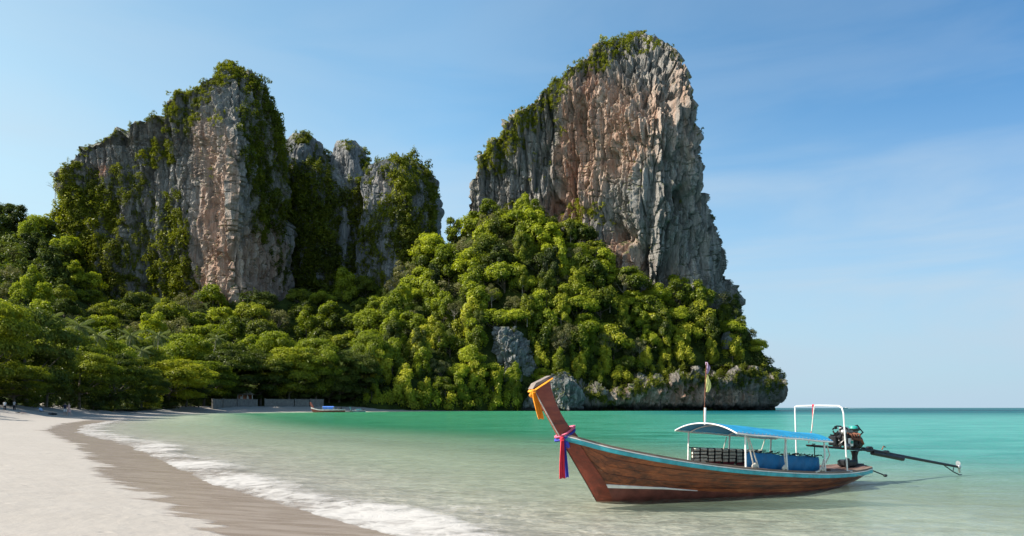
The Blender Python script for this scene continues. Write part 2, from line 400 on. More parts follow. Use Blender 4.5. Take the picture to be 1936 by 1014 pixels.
# ------------------------------------------------------------------ sea
def sea_fn(t):
    sd = t.attr('shore'); deep = t.attr('deep')
    pv = t.n('ShaderNodeNewGeometry').outputs['Position']
    sx = t.n('ShaderNodeSeparateXYZ', None, Vector=pv)
    X, Y = sx.outputs[0], sx.outputs[1]
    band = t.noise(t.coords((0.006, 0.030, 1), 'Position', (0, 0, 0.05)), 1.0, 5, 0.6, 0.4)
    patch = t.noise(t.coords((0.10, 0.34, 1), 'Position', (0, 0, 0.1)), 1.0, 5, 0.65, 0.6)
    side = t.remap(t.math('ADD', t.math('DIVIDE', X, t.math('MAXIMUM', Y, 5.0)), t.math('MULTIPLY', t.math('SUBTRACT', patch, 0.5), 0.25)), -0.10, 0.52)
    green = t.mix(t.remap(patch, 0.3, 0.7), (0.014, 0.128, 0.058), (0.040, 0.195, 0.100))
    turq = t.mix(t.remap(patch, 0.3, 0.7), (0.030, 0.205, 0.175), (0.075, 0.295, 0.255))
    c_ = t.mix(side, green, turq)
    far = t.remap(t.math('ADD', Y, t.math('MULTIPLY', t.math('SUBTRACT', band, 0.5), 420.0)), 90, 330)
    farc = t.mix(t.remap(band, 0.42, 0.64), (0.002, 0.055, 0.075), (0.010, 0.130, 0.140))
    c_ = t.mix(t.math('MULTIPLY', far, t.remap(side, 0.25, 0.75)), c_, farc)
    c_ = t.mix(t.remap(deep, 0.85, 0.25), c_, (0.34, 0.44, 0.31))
    # ripples: three wave trains
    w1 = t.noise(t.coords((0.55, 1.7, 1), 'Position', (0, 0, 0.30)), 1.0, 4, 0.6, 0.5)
    w2 = t.noise(t.coords((1.6, 4.6, 1), 'Position', (0, 0, 0.15)), 1.0, 4, 0.62, 0.6)
    w3 = t.noise(t.coords((5.0, 9.5, 1), 'Position', (0, 0, -0.3)), 1.0, 3, 0.6, 0.3)
    h = t.math('ADD', t.math('MULTIPLY', w1, 1.0), t.math('ADD', t.math('MULTIPLY', w2, 0.42), t.math('MULTIPLY', w3, 0.12)))
    nrm = t.bump(h, 1.0, 0.24)
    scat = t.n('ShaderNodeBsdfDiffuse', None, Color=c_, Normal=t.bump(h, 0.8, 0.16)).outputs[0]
    tint = t.mix(t.remap(sd, 0.0, -9.0), (1, 1, 1), (0.92, 0.97, 0.92))
    clear = t.n('ShaderNodeBsdfTransparent', None, Color=tint).outputs[0]
    dv = t.math('ADD', deep, t.math('MULTIPLY', t.math('SUBTRACT', t.math('ADD', t.math('MULTIPLY', patch, 0.5), t.math('MULTIPLY', w1, 0.5)), 0.5), t.math('MULTIPLY', t.math('SUBTRACT', 1.0, deep), 0.55)), None, True)  # wave noise paints ripple refraction into the clarity; patch noise is suspended sand
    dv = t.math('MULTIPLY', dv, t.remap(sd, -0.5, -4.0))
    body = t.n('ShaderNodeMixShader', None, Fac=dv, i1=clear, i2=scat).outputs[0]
    fr = t.n('ShaderNodeFresnel', None, IOR=1.333, Normal=nrm).outputs[0]
    fr = t.math('MULTIPLY', fr, t.remap(sd, 0.05, -1.2, 0.25, 0.64))
    fr = t.math('MULTIPLY', fr, t.math('SUBTRACT', 1.0, t.math('MULTIPLY', far, 0.5)))
    gl = t.n('ShaderNodeBsdfGlossy', None, Color=(1, 1, 1), Roughness=0.10, Normal=nrm).outputs[0]
    wat = t.n('ShaderNodeMixShader', None, Fac=fr, i1=body, i2=gl).outputs[0]
    # foam of the swash and trailing lace
    fo = t.attr('foam')
    lace = t.noise(t.coords((1.0, 1.0, 1), 'Position'), 1.7, 7, 0.68, 1.0)
    la2 = t.n('ShaderNodeTexVoronoi', {'feature': 'DISTANCE_TO_EDGE'}, Vector=t.n('ShaderNodeMix', {'data_type': 'VECTOR'}, i0=0.22, i4=pv, i5=t.noise(pv, 1.2, 3, 0.6, 0, 1)).outputs[1], Scale=2.0).outputs[0]
    fm = t.math('ADD', fo, t.math('ADD', t.math('MULTIPLY', t.math('SUBTRACT', lace, 0.5), 1.5), t.math('MULTIPLY', t.remap(la2, 0.12, 0.0), 0.16)))
    fmask = t.math('MULTIPLY', t.remap(fm, 0.40, 1.30), t.remap(fo, 0.02, 0.18))
    foam = t.n('ShaderNodeBsdfDiffuse', None, Color=(0.50, 0.48, 0.46), Normal=t.bump(lace, 0.7, 0.08)).outputs[0]
    wat = t.n('ShaderNodeMixShader', None, Fac=t.math('MULTIPLY', fmask, 0.85), i1=wat, i2=foam).outputs[0]
    return wat
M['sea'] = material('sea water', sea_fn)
keep = (SD[:-1, :-1] < 0.6) | (SD[1:, 1:] < 0.6) | (SD[:-1, 1:] < 0.6) | (SD[1:, :-1] < 0.6)
pxy = np.stack([GX, GY, 0*GX], -1)
dist = np.hypot(GX, GY)
head = sstep(GY, 330, 385)*sstep(GX, -120, -60)
sdw = -SD
deep = 1-np.exp(-np.power(np.clip(sdw-1.5, 0, None)/19.0, 1.35))
deep = np.maximum(deep, head*np.where(sdw > 0, 1, 0))
wl = 1.25+0.6*sstep(dist, 14, 40)+fbm(pxy, 6.0, 2, 0.5, 31.0)*0.7         # width of the foam band
s_ = sdw+0.15
foam = sstep(s_, -0.35, 0.10)*(1-sstep(s_, 0.75*wl, 1.9*wl))
lane = fbm(np.stack([GX*0.5, GY*1.4, 0*GX], -1), 2.6, 3, 0.5, 77.0)
foam = np.maximum(foam*(0.86+0.35*lane), 0.52*np.clip(lane+0.40, 0, 1)*sstep(s_, 0.8*wl, 1.6*wl)*(1-sstep(s_, 3.0*wl, 6.0*wl)))
foam *= (1-sstep(GY, 160, 330))
wav = fbm(np.stack([GX*0.7+GY*0.3, GY*1.6, 0*GX], -1), 2.6, 3, 0.5, 3.0)*0.045*sstep(sdw, 1.0, 6.0)*(1-sstep(dist, 80, 200))+fbm(np.stack([GX*0.9-GY*0.35, GY*1.7, 0*GX], -1), 0.95, 2, 0.5, 13.0)*0.016*sstep(sdw, 0.6, 3.0)*(1-sstep(dist, 22, 55))
WZ = wav+0.055*np.exp(-((s_-0.9*wl)/(0.45*wl))**2)*(1-sstep(GY, 90, 160))+0.012*np.exp(-((s_-0.2)/0.3)**2)
q = keep.reshape(-1)
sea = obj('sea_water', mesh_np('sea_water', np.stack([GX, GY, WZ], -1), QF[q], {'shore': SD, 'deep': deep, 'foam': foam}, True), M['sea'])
tag(sea, 'clear shallow sea turning emerald and turquoise, white swash at the sand', kind='structure')

# ------------------------------------------------------------------ forested hills (heightfields from foot to crest and down the far side)
def hill(name, px, base_z, D0, pyt, Dt, nv, power, amp, sc, label):
    v = np.linspace(0, 1, nv)[:, None]
    py0 = Y0-(base_z-EYE)*FPX/D0
    PY = py0[None]+(pyt-py0)[None]*v
    D = D0[None]+(Dt-D0)[None]*v**power
    P = pt(np.repeat(px[None], nv, 0), PY, D)
    n = fbm(P, sc, 4, 0.5)*amp*sstep(v, 0.0, 0.12)
    P[..., 2] += n*0.7; P[..., 1] -= n*0.6
    back = []
    for k in range(1, 7):
        q_ = P[-1].copy(); q_[:, 1] += k*22; q_[:, 2] = q_[:, 2]*(1-(k/6)**1.4)-1.0*(k == 6); back.append(q_)
    G = np.concatenate([P, np.array(back)], 0)
    a, b = G.shape[:2]; ii = np.arange(a*b).reshape(a, b)
    F = np.stack([ii[:-1, :-1], ii[:-1, 1:], ii[1:, 1:], ii[1:, :-1]], -1).reshape(-1, 4)
    o = obj(name, mesh_np(name, G, F, None, True), M['soil']); tag(o, label, kind='structure')
    return P, px, PY
def I(x, pairs): return np.interp(x, [a for a, b in pairs], [b for a, b in pairs])
def smooth1(a, k):
    ker = np.ones(k)/k; return np.convolve(np.pad(a, k//2, mode='edge'), ker, 'valid')[:len(a)]
hpx = np.linspace(560, 1466, 300)
H_D0 = [(560, 366), (640, 372), (720, 380), (850, 410), (1000, 440), (1250, 472), (1400, 492), (1487, 512)]
H_TOP = [(560, 700), (640, 660), (700, 600), (760, 520), (830, 470), (870, 445), (900, 420), (960, 405), (1010, 425), (1060, 440), (1110, 470), (1140, 520), (1200, 560), (1240, 580), (1300, 575), (1380, 592), (1410, 622), (1440, 660), (1456, 700), (1466, 735)]
H_DT = [(560, 470), (700, 520), (850, 580), (900, 560), (1000, 535), (1230, 512), (1380, 535), (1440, 520), (1487, 514)]
hP, hPX, hPY = hill('headland_hill', hpx, np.full(300, -1.5), I(hpx, H_D0), smooth1(I(hpx, H_TOP), 9), I(hpx, H_DT), 90, 1.5, 4.0, 22.0, 'steep green headland slope under the tall cliff')
lpx = np.linspace(-620, 790, 300)
L_D0 = [(-620, 95), (-300, 100), (0, 128), (100, 150), (250, 215), (400, 335), (550, 388), (700, 412), (790, 420)]
L_TOP = [(-620, 520), (-200, 450), (0, 428), (60, 424), (110, 450), (200, 565), (400, 575), (545, 565), (640, 560), (700, 550), (790, 540)]
L_DT = [(-620, 560), (100, 575), (200, 535), (400, 520), (480, 520), (560, 560), (790, 580)]
lP, lPX, lPY = hill('valley_hill', lpx, np.full(300, 1.6), I(lpx, L_D0), I(lpx, L_TOP), I(lpx, L_DT), 90, 0.85, 4.5, 26.0, 'wooded ground rising behind the beach to the cliffs')
def hill_lookup(P, PX, PYg, px, py):
    j = int(np.clip(np.searchsorted(PX, px), 0, len(PX)-1)); col = PYg[:, j]
    i = int(np.argmin(np.abs(col-py))); return P[i, j]

# ------------------------------------------------------------------ limestone cliffs as closed lofted bodies
class Loft: pass
def loft(name, label, lv, Dm, fr, nl, nu, nb, disp, mat, back=60, warm=(), rust=(), ref=300, base_warm=0.0, group=None, tide=None):
    lv = np.array(lv, float); pys = np.linspace(lv[0, 0], lv[-1, 0], nl)
    o_ = lv[::-1]
    xl = np.interp(pys, o_[:, 0], o_[:, 1]); xr = np.interp(pys, o_[:, 0], o_[:, 2])
    u = np.linspace(-1, 1, nu); u = 0.6*u+0.4*np.sin(u*math.pi/2)
    U = np.repeat(u[None], nl, 0); PY = np.repeat(pys[:, None], nu, 1)
    PX = xl[:, None]+(xr-xl)[:, None]*(U+1)/2
    wsc = np.clip((xr-xl)/ref, 0.03, 1)[:, None]
    Dm_ = Dm(pys)[:, None] if callable(Dm) else Dm
    Df = fr(U, PY, PX)
    D = Dm_+(Df-Dm_)*wsc
    Pf = pt(PX, PY, D)
    ub = np.linspace(1, -1, nb+2)[1:-1]
    aL, aR = Pf[:, 0], Pf[:, -1]
    k = (1-ub)/2
    Pb = aR[:, None]*(1-k)[None, :, None]+aL[:, None]*k[None, :, None]
    Pb[..., 1] += back*wsc*np.sqrt(np.clip(1-ub**2, 0, 1))[None]
    P = np.concatenate([Pf, Pb], 1)
    nt = P.shape[1]
    def normals(P):
        du = np.roll(P, -1, 1)-np.roll(P, 1, 1); dv = np.gradient(P, axis=0)
        n = np.cross(du, dv); return n/(np.linalg.norm(n, axis=-1, keepdims=True)+1e-9)
    n = normals(P)
    d = disp(P); d = d-d.mean()
    fd = np.zeros(P.shape[:2])
    fd[:, :nu] = 0
    top = np.clip((np.arange(nl)[::-1]/nl)/0.05, 0.15, 1)[:, None]
    P = P+n*(d*top)[..., None]
    L = Loft(); L.P, L.n, L.xl, L.xr, L.pys, L.u, L.nu, L.name = P, normals(P), xl, xr, pys, u, nu, name
    # iron staining; warm also paints brightness into the left cliff's sunlit strip
    W_ = np.full(P.shape[:2], base_warm); Ru = np.zeros(P.shape[:2])
    PYa = np.repeat(pys[:, None], nt, 1); PXa = np.concatenate([PX, np.repeat(PX[:, -1:], nb, 1)], 1)
    for cx, cy, rx, ry, a in warm: W_ += a*np.exp(-((PXa-cx)/rx)**2-((PYa-cy)/ry)**2)
    for cx, cy, rx, ry, a in rust: Ru += a*np.exp(-((PXa-cx)/rx)**2-((PYa-cy)/ry)**2)
    T = np.zeros(P.shape[:2]) if tide is None else sstep(P[..., 2]+fbm(P, 5.0, 2)*0.8, tide, tide*0.4)
    ii = np.arange(nl*nt).reshape(nl, nt)
    F = np.stack([ii[:-1], np.roll(ii, -1, 1)[:-1], np.roll(ii, -1, 1)[1:], ii[1:]], -1).reshape(-1, 4)
    cap = ii[-1]; V = np.concatenate([P.reshape(-1, 3), P[-1].mean(0)[None]], 0)
    F2 = np.stack([cap, np.roll(cap, -1), np.full(nt, nl*nt)], -1)
    ex = lambda a: np.concatenate([a.ravel(), [0]])
    o = obj(name, mesh_np(name, V, [F, F2], {'warm': np.clip(ex(W_), 0, 1), 'rust': np.clip(ex(Ru), 0, 1), 'tide': ex(T)}, False), mat)
    tag(o, label, 'rock' if name in ('boulder', 'rock_outcrop') else 'cliff', group); L.o = o
    return L
def surf(L, px, py):
    i = int(np.clip(round((py-L.pys[0])/(L.pys[-1]-L.pys[0])*(len(L.pys)-1)), 0, len(L.pys)-1))
    u = 2*(px-L.xl[i])/(L.xr[i]-L.xl[i])-1
    j = int(np.clip(np.searchsorted(L.u, u), 0, L.nu-1))
    return L.P[i, j], L.n[i, j]
def wedge(ua, Da, Dl, Dr, q=1.5, lean=0.0, pyref=400):
    def fr(u, py, px):
        a = ua(py) if callable(ua) else ua
        w = np.where(u > a, (u-a)/(1-a), (a-u)/(1+a)); D_ = np.where(u > a, Dr, Dl)
        return Da+(D_-Da)*w**q+lean*(pyref-py)
    return fr
PITS = {}
def relief(k=1.0, seed=0.0, big=9.0, pits=()):
    def f(P):
        d = fbm(P, (34, 34, 80), 3, 0.5, seed)*big
        d += ridged(P, (11, 11, 95), 3, 0.55, seed+3)*3.6*k                     # vertical flutes and ribs
        d += fbm(P, (18, 18, 30), 3, 0.5, seed+5)*2.6*k
        cv = fbm(P, (20, 20, 34), 2, 0.5, seed+8); d -= 8.0*k*sstep(cv, 0.42, 0.85)   # hollows
        cr = np.abs(perlin(P/np.array((15, 15, 60), np.float32)+seed+2)); d -= 4.5*k*(1-sstep(cr, 0.0, 0.09))*sstep(fbm(P, (30, 30, 40), 2, 0.5, seed+15), -0.05, 0.35)  # clefts
        d += ridged(P, (4.6, 4.6, 46), 2, 0.6, seed+6)*1.5*k; d += ridged(P, (5.5, 5.5, 11), 3, 0.6, seed+16)*0.8*k
        d += fbm(P, (1.9, 1.9, 6), 2, 0.6, seed+7)*0.7*k
        d -= 2.6*k*(1-sstep(np.abs(perlin(P/np.array((6.5, 6.5, 40), np.float32)+seed+31)), 0.0, 0.17))
        d -= 1.3*k*(1-sstep(np.abs(perlin(P/np.array((13, 13, 6.5), np.float32)+seed+37)), 0.0, 0.10))
        dr = perlin(P/np.array((3.4, 3.4, 22), np.float32)+seed+12); d += 1.6*k*sstep(dr, 0.25, 0.7)           # stalactite curtains
        for cx, cy, rx, ry, dep in pits:
            D = P[..., 1]; px = P[..., 0]/D*FPX+X0; py = Y0-(P[..., 2]-EYE)/D*FPX
            d -= dep*np.exp(-(((px-cx)/rx)**2+((py-cy)/ry)**2)**1.5)*(1+0.5*fbm(P, (9, 9, 14), 2, 0.5, 44.0))
        return d
    return f
def bend(pa, Da, prof):
    """depth by distance in photo pixels from the front edge line pa: a list of (offset, extra depth)"""
    xs = [a for a, b in prof]; ys = [b for a, b in prof]
    return lambda u, py, px: Da+np.interp(px-np.interp(py, [a for a, b in pa], [b for a, b in pa]), xs, ys)-0.04*(400-py)
LC = loft('limestone_cliff', 'tallest cliff, grey streaked with orange and pink, rising over the headland', [
    (690, 880, 1396), (600, 872, 1391), (540, 874, 1380), (500, 876, 1372), (460, 880, 1360), (420, 884, 1346), (380, 888, 1338), (340, 894, 1329), (310, 904, 1322), (290, 914, 1317),
    (260, 942, 1314), (230, 967, 1310), (200, 1000, 1304), (175, 1024, 1300), (150, 1050, 1295), (130, 1090, 1286), (110, 1116, 1274), (95, 1134, 1256), (80, 1158, 1238), (68, 1184, 1220), (59, 1214, 1204)],
    570, bend([(60, 1212), (150, 1232), (300, 1236), (600, 1226)], 512, [(-380, 74), (-260, 58), (-185, 52), (-160, 42), (-90, 26), (-25, 4), (0, 0), (20, 1), (70, 9), (100, 20), (135, 52), (170, 70)]), 370, 400, 50, relief(1.3, 0.0, 6.5, pits=[
        (1062, 372, 24, 34, 12), (1040, 395, 16, 20, 8), (1215, 495, 13, 34, 14), (1265, 470, 9, 60, 11), (1290, 378, 17, 16, 9), (1168, 445, 10, 14, 8), (1236, 330, 9, 40, 7), (1320, 480, 7, 40, 6), (1100, 260, 8, 60, 5)]), M['rock'],
    warm=[(1120, 190, 44, 70, .7), (1105, 300, 65, 90, .85), (1180, 250, 66, 80, .75), (1230, 220, 50, 90, .35), (1165, 480, 40, 55, .6), (1070, 390, 40, 30, .8), (1290, 150, 30, 60, .4), (1220, 520, 120, 60, .35), (1300, 300, 40, 120, .3)],
    rust=[(1115, 175, 14, 45, .8), (1062, 400, 30, 18, 1.0), (1090, 330, 16, 70, .6), (1165, 455, 14, 20, .7), (1075, 300, 12, 60, .5)], ref=330)
LA = loft('limestone_cliff', 'left pointed cliff with green flanks and a pale lit wall above the beach', [
    (700, 56, 548), (600, 68, 548), (520, 88, 547), (450, 107, 546), (400, 116, 541), (340, 124, 537), (300, 142, 535), (277, 148, 533), (262, 201, 531), (240, 241, 527),
    (217, 300, 516), (195, 332, 504), (175, 364, 493), (150, 394, 477), (130, 414, 457), (119, 436, 437)],
    560, bend([(120, 428), (250, 436), (420, 440), (620, 444)], 520, [(-420, 78), (-300, 52), (-160, 40), (-80, 36), (-55, 26), (-12, 3), (0, 0), (10, 3), (60, 44), (105, 84), (140, 95)]), 340, 350, 40, relief(1.05, 21.0, 6.5, pits=[(505, 440, 14, 40, 6), (470, 480, 20, 50, 4), (330, 440, 10, 40, 6), (205, 430, 12, 30, 6)]), M['rock'],
    warm=[(405, 420, 36, 130, .7), (400, 280, 36, 70, .4), (420, 560, 50, 60, .9), (490, 520, 60, 110, 1.0), (195, 320, 22, 22, .6), (440, 300, 14, 50, .45), (370, 250, 25, 40, .3)], rust=[(196, 322, 16, 12, 1.0), (430, 480, 18, 30, .35)], ref=300)  # warm spots along the front edge also paint in its sunlit strip
LB = [loft('rock_spire', 'squat grey rock spire tufted with trees beside the left cliff', [(640, 515, 770), (400, 524, 726), (350, 527, 708), (322, 530, 668), (306, 532, 628), (290, 535, 616), (272, 541, 604), (252, 554, 584)], 640, wedge(-0.1, 622, 650, 660), 130, 130, 24, relief(0.6, 40.0, 4.0), M['rock_grey'], ref=80, back=40),
      loft('rock_spire', 'tall narrow grey rock tower between the left cliff and domed hill', [(640, 560, 770), (420, 598, 745), (345, 620, 708), (310, 624, 699), (282, 628, 690), (266, 637, 672)], 652, wedge(0.0, 634, 660, 668), 130, 130, 24, relief(0.55, 50.0, 3.0), M['rock_grey'], ref=60, back=40),
      loft('rock_dome', 'rounded rock hill covered in trees left of the gap', [(680, 655, 842), (560, 664, 840), (480, 674, 835), (430, 680, 831), (380, 690, 825), (345, 688, 816), (322, 702, 800), (306, 726, 780), (298, 742, 764)], 612, wedge(0.1, 570, 618, 640), 200, 170, 30, relief(0.8, 60.0, 6.0), M['rock_grey'], ref=150, back=50,
           warm=[(725, 345, 20, 25, .5)])]
for L in LB: L.o['category'] = 'rock'
# undercut sea cliff along the foot of the headland
def sea_front(u, py, px):
    D0 = np.interp(px, [a for a, b in H_D0], [b for a, b in H_D0])
    ytop = np.interp(px, [700, 1000, 1075, 1130, 1180, 1250, 1320, 1400, 1450, 1490], [768, 766, 745, 742, 736, 716, 708, 704, 706, 712])+9*np.sin(px*.061)+6*np.sin(px*.17+1)
    up = (776-py)
    z_ = np.clip(up, 0, 100)
    rec = 7.0*(1-sstep(up, 1.0, 11.0))                          # notch worn by the tide
    lean = -0.05*z_
    hid = sstep(ytop-py, -2, 16)*16
    pyf = Y0+(EYE+1.5)*FPX/D0
    tp = np.interp(px, hpx, smooth1(I(hpx, H_TOP), 9)); Dt = np.interp(px, [a for a, b in H_DT], [b for a, b in H_DT])
    v = np.clip((py-pyf)/(tp-pyf), 0, 1); Dh = D0+(Dt-D0)*v**1.5
    vis = sstep(ytop-py, 10, -4)
    return Dh+17-(Dh+17-(D0-7.5+rec+lean))*vis
LS = loft('sea_cliff', 'low undercut rock cliff hung with stalactites at the water under the headland', [(780, 1000, 1440), (773, 1000, 1456), (766, 1000, 1472), (754, 1000, 1486), (738, 1000, 1490), (722, 1000, 1486), (706, 1000, 1472), (692, 1000, 1455)],
    lambda pys: np.full(pys.shape, 520.0), sea_front, 70, 560, 20, lambda P: ridged(P, (5.5, 5.5, 22), 3, 0.55, 70)*2.2+fbm(P, (16, 16, 12), 3, 0.5, 71)*4.2+ridged(P, (2.2, 2.2, 6), 2, 0.6, 73)*1.0, M['rock_sea'], back=10, ref=100,
    warm=[(1290, 748, 90, 25, .9), (1190, 755, 60, 25, .5), (1380, 750, 60, 20, .5)], rust=[(1290, 740, 40, 16, .7)], tide=5.5)
LO = loft('rock_outcrop', 'pale grey rock outcrop sticking out of the headland trees', [(722, 912, 1030), (700, 918, 1024), (680, 924, 1018), (664, 930, 1004), (645, 934, 990), (630, 938, 974), (618, 946, 962)], 452, wedge(-0.2, 440, 452, 462), 110, 110, 24, lambda P: ridged(P, (6, 6, 26), 3, 0.55, 80)*2.2+fbm(P, (11, 11, 12), 4, 0.5, 81)*3.6+fbm(P, (2.5, 2.5, 4), 2, 0.6, 83)*0.8-2.6*(1-sstep(np.abs(perlin(P/np.array((5, 5, 9), np.float32)+7)), 0.0, 0.16))-1.4*(1-sstep(np.abs(perlin(P/np.array((3, 3, 4), np.float32)+3)), 0.0, 0.14)), M['rock_grey'], back=25, ref=60)
LK = loft('boulder', 'grey upright boulder at the water behind the boat prow', [(782, 1024, 1100), (760, 1030, 1100), (740, 1034, 1098), (722, 1042, 1090), (708, 1054, 1078), (703, 1062, 1070)], 436, wedge(0.1, 428, 437, 440), 90, 90, 20, lambda P: ridged(P, (5, 5, 24), 3, 0.55, 90)*1.7+fbm(P, (9, 9, 11), 4, 0.5, 91)*2.6+fbm(P, (2.2, 2.2, 4), 2, 0.6, 93)*0.6-2.2*(1-sstep(np.abs(perlin(P/np.array((4, 4, 11), np.float32)+9)), 0.0, 0.16))-1.0*(1-sstep(np.abs(perlin(P/np.array((2.4, 2.4, 4), np.float32)+2)), 0.0, 0.14)), M['rock_grey'], back=16, ref=50, tide=2.5)
LK2 = loft('boulder', 'dark leaning boulder at the water left of the grey upright boulder', [(782, 986, 1036), (764, 990, 1036), (748, 998, 1034), (736, 1006, 1026), (728, 1012, 1020)], 438, wedge(0.0, 432, 438, 440), 60, 60, 16, relief(0.25, 95.0, 2.0), M['rock_grey'], back=14, ref=40, tide=3.0)
LP2 = loft('rock_outcrop', 'small blue grey rock patch high on the headland near its tip', [(660, 1358, 1398), (645, 1362, 1394), (632, 1368, 1384), (626, 1374, 1379)], 512, wedge(0.0, 503, 512, 514), 50, 50, 12, relief(0.25, 99.0, 2.0), M['rock_grey'], back=14, ref=30)

# ------------------------------------------------------------------ foliage builders
def unit(a): return a/(np.linalg.norm(a, axis=-1, keepdims=True)+1e-9)
def leaf_quads(c, nrm, size, r, asp=0.62, droop=0.0):
    """leaf-shaped quads (pointed rhombs with a bent tip) at centres c facing nrm"""
    n = len(c); t_ = unit(np.cross(nrm, r.normal(size=(n, 3)))); b_ = np.cross(nrm, t_)
    s = (size*r.uniform(0.65, 1.35, n))[:, None] if np.ndim(size) == 0 else size[:, None]
    bend = nrm*s*r.uniform(-0.25, 0.25, (n, 1))
    V = np.stack([c-t_*s*0.5, c+b_*s*0.5*asp+bend, c+t_*s*0.5-bend*0.6, c-b_*s*0.5*asp+bend], 1)
    return V
def lobe_cloud(lobes, per, size, r, up=0.5, jit=0.75, low=-0.35, shell=(0.52, 1.17), rag=0.50):
    """lobes: (x,y,z,rx,rz). Leaves sit on the shells of the lobes, denser outside and on top"""
    cs, ns, ts = [], [], []
    cen = np.mean([l[:3] for l in lobes], 0)
    for i, (x, y, z_, rx, rz) in enumerate(lobes):
        m = int(per*2.0); d = unit(r.normal(size=(m, 3)))
        out = unit(np.array([x, y, z_])-cen+1e-3)
        sc = d@out*0.6+d[:, 2]*0.5
        d = d[np.argsort(-(sc+r.uniform(0, 0.9, m)))[:per]]
        rad = r.uniform(shell[0], shell[1], (len(d), 1))+(r.uniform(size=(len(d), 1)) < .09)*r.uniform(0.1, 0.35, (len(d), 1))*(1+rag*perlin(d*2.3+i*3.7+r.uniform(0, 50))[:, None]+0.5*rag*perlin(d*5.1+i*1.9)[:, None])
        cs.append(np.array([x, y, z_])+d*rad*np.array([rx, rx, rz]))
        ns.append(unit(d*np.array([1, 1, rx/rz])*1.0+np.array([0, 0, up])+r.normal(size=d.shape)*jit*0.42))
        ts.append(np.clip(r.normal(0.5+r.normal()*0.16, 0.16, len(d))+0.18*d[:, 2], 0, 1))  # tint rises towards lobe tops: sunlit tops put into leaf colour
    c, nn, tt = np.concatenate(cs), np.concatenate(ns), np.concatenate(ts)
    return leaf_quads(c, nn, size, r), tt
def quads_mesh(name, Q, tint):
    n = len(Q); return mesh_np(name, Q.reshape(-1, 3), np.arange(n*4).reshape(n, 4), {'tint': np.repeat(tint, 4)})
def lobes_round(r, n, zlo=0.0, zhi=0.8, rad=(0.26, 0.42), flat=0.8, spread=0.68):
    L = [(0, 0, 0.35*(zlo+zhi)+0.1, 0.5, 0.45)]
    for k in range(n):
        a = k*2.4+r.uniform(-.4, .4); h = (k+0.5)/n; z_ = zlo+(zhi-zlo)*h
        w = spread*math.sqrt(max(0.05, 1-((z_-zlo)/(zhi-zlo+0.25))**2))*r.uniform(0.7, 1.1)
        q_ = r.uniform(*rad); L.append((w*math.cos(a), w*math.sin(a), z_+r.uniform(-.08, .08), q_, q_*flat))
    return L
def trunk_mesh(name, h, r0, lobes, r, nlimb=6, bend=0.3):
    m = MB(); top = Vector((r.uniform(-bend, bend), r.uniform(-bend, bend), h))
    pts = [Vector((0, 0, -1.2)), Vector((0, 0, 0)), Vector((top.x*0.25+r.uniform(-.1, .1)*h*.2, top.y*0.3, h*0.35)), Vector((top.x*0.6, top.y*0.65, h*0.7)), top]
    m.tube(pts, [r0*1.35, r0, r0*0.8, r0*0.65, r0*0.35], 8)
    for l in sorted(lobes, key=lambda q: q[2])[:nlimb]:
        st = pts[2].lerp(pts[3], r.uniform(0.0, 1.0)); en = Vector(l[:3])
        md = st.lerp(en, 0.5)+Vector((0, 0, -0.06*h))
        m.tube([st, md, en], [r0*0.5, r0*0.32, r0*0.12], 6)
    return m.mesh(name, True)

# each kind: list of (trunk mesh, crown mesh); crowns are built for a crown radius of 1 scaled to metres inside the mesh
KIND = {}
def make_kind(key, n, fn):
    KIND[key] = [fn(np.random.default_rng(hash(key) % 1000+i*13 if False else sum(map(ord, key))*7+i*13)) for i in range(n)]
RC = 8.0            # crowns modelled 8 m in radius
def k_jungle(r):
    L = [(0, 0, .3, .5, .42)]; n = r.integers(15, 22); fl = r.uniform(.55, 1.0); lean = r.normal(size=2)*.12
    for k in range(n):
        d = unit(r.normal(size=3)); d[2] = abs(d[2])*1.1-.25; q_ = r.uniform(.16, .40)*(1.15-.35*max(0, d[2])); w = r.uniform(.45, .80)
        L.append((d[0]*w+lean[0], d[1]*w+lean[1], d[2]*w*fl+.25, q_, q_*r.uniform(.6, .95)))
    Ls = [tuple(np.array(l)*RC) for l in L]; Ls = [(x, y, z_+5.5, a, b) for x, y, z_, a, b in Ls]
    Q, tt = lobe_cloud(Ls, 250, 0.82, r)
    return trunk_mesh('trunk', 6.5, 0.38, Ls, r), quads_mesh('crown', Q, tt)
def k_tall(r):
    L = lobes_round(r, 12, -0.5, 1.15, (0.24, 0.36), 0.95, 0.55)
    Ls = [(x*RC, y*RC, z_*RC+7.5, a*RC, b*RC) for x, y, z_, a, b in L]
    Q, tt = lobe_cloud(Ls, 320, 0.95, r)
    return trunk_mesh('trunk', 9.0, 0.36, Ls, r), quads_mesh('crown', Q, tt)
def k_vine(r):
    """a tree smothered in creepers: tumbling curtains"""
    Ls = []
    for k in range(18):
        a = r.uniform(0, 6.28); h = r.uniform(-0.2, 1.25); w = 0.55*(1-0.35*max(0, h))*r.uniform(0.4, 1.1)
        Ls.append((w*math.cos(a)*RC, w*math.sin(a)*RC, h*RC+4, r.uniform(.17, .27)*RC, r.uniform(.26, .44)*RC))
    Q, tt = lobe_cloud(Ls, 240, 0.85, r, up=0.25)
    return trunk_mesh('trunk', 8.0, 0.34, Ls, r), quads_mesh('crown', Q, tt)
def k_dry(r):
    L = lobes_round(r, 11, 0.0, 0.75, (0.24, 0.34), 0.7, 0.72)
    Ls = [(x*RC, y*RC, z_*RC+6.0, a*RC, b*RC) for x, y, z_, a, b in L]
    Q, tt = lobe_cloud(Ls, 105, 0.72, r, jit=1.2, shell=(0.5, 1.1))
    return trunk_mesh('trunk', 7.0, 0.30, Ls, r, 11), quads_mesh('crown', Q, tt)
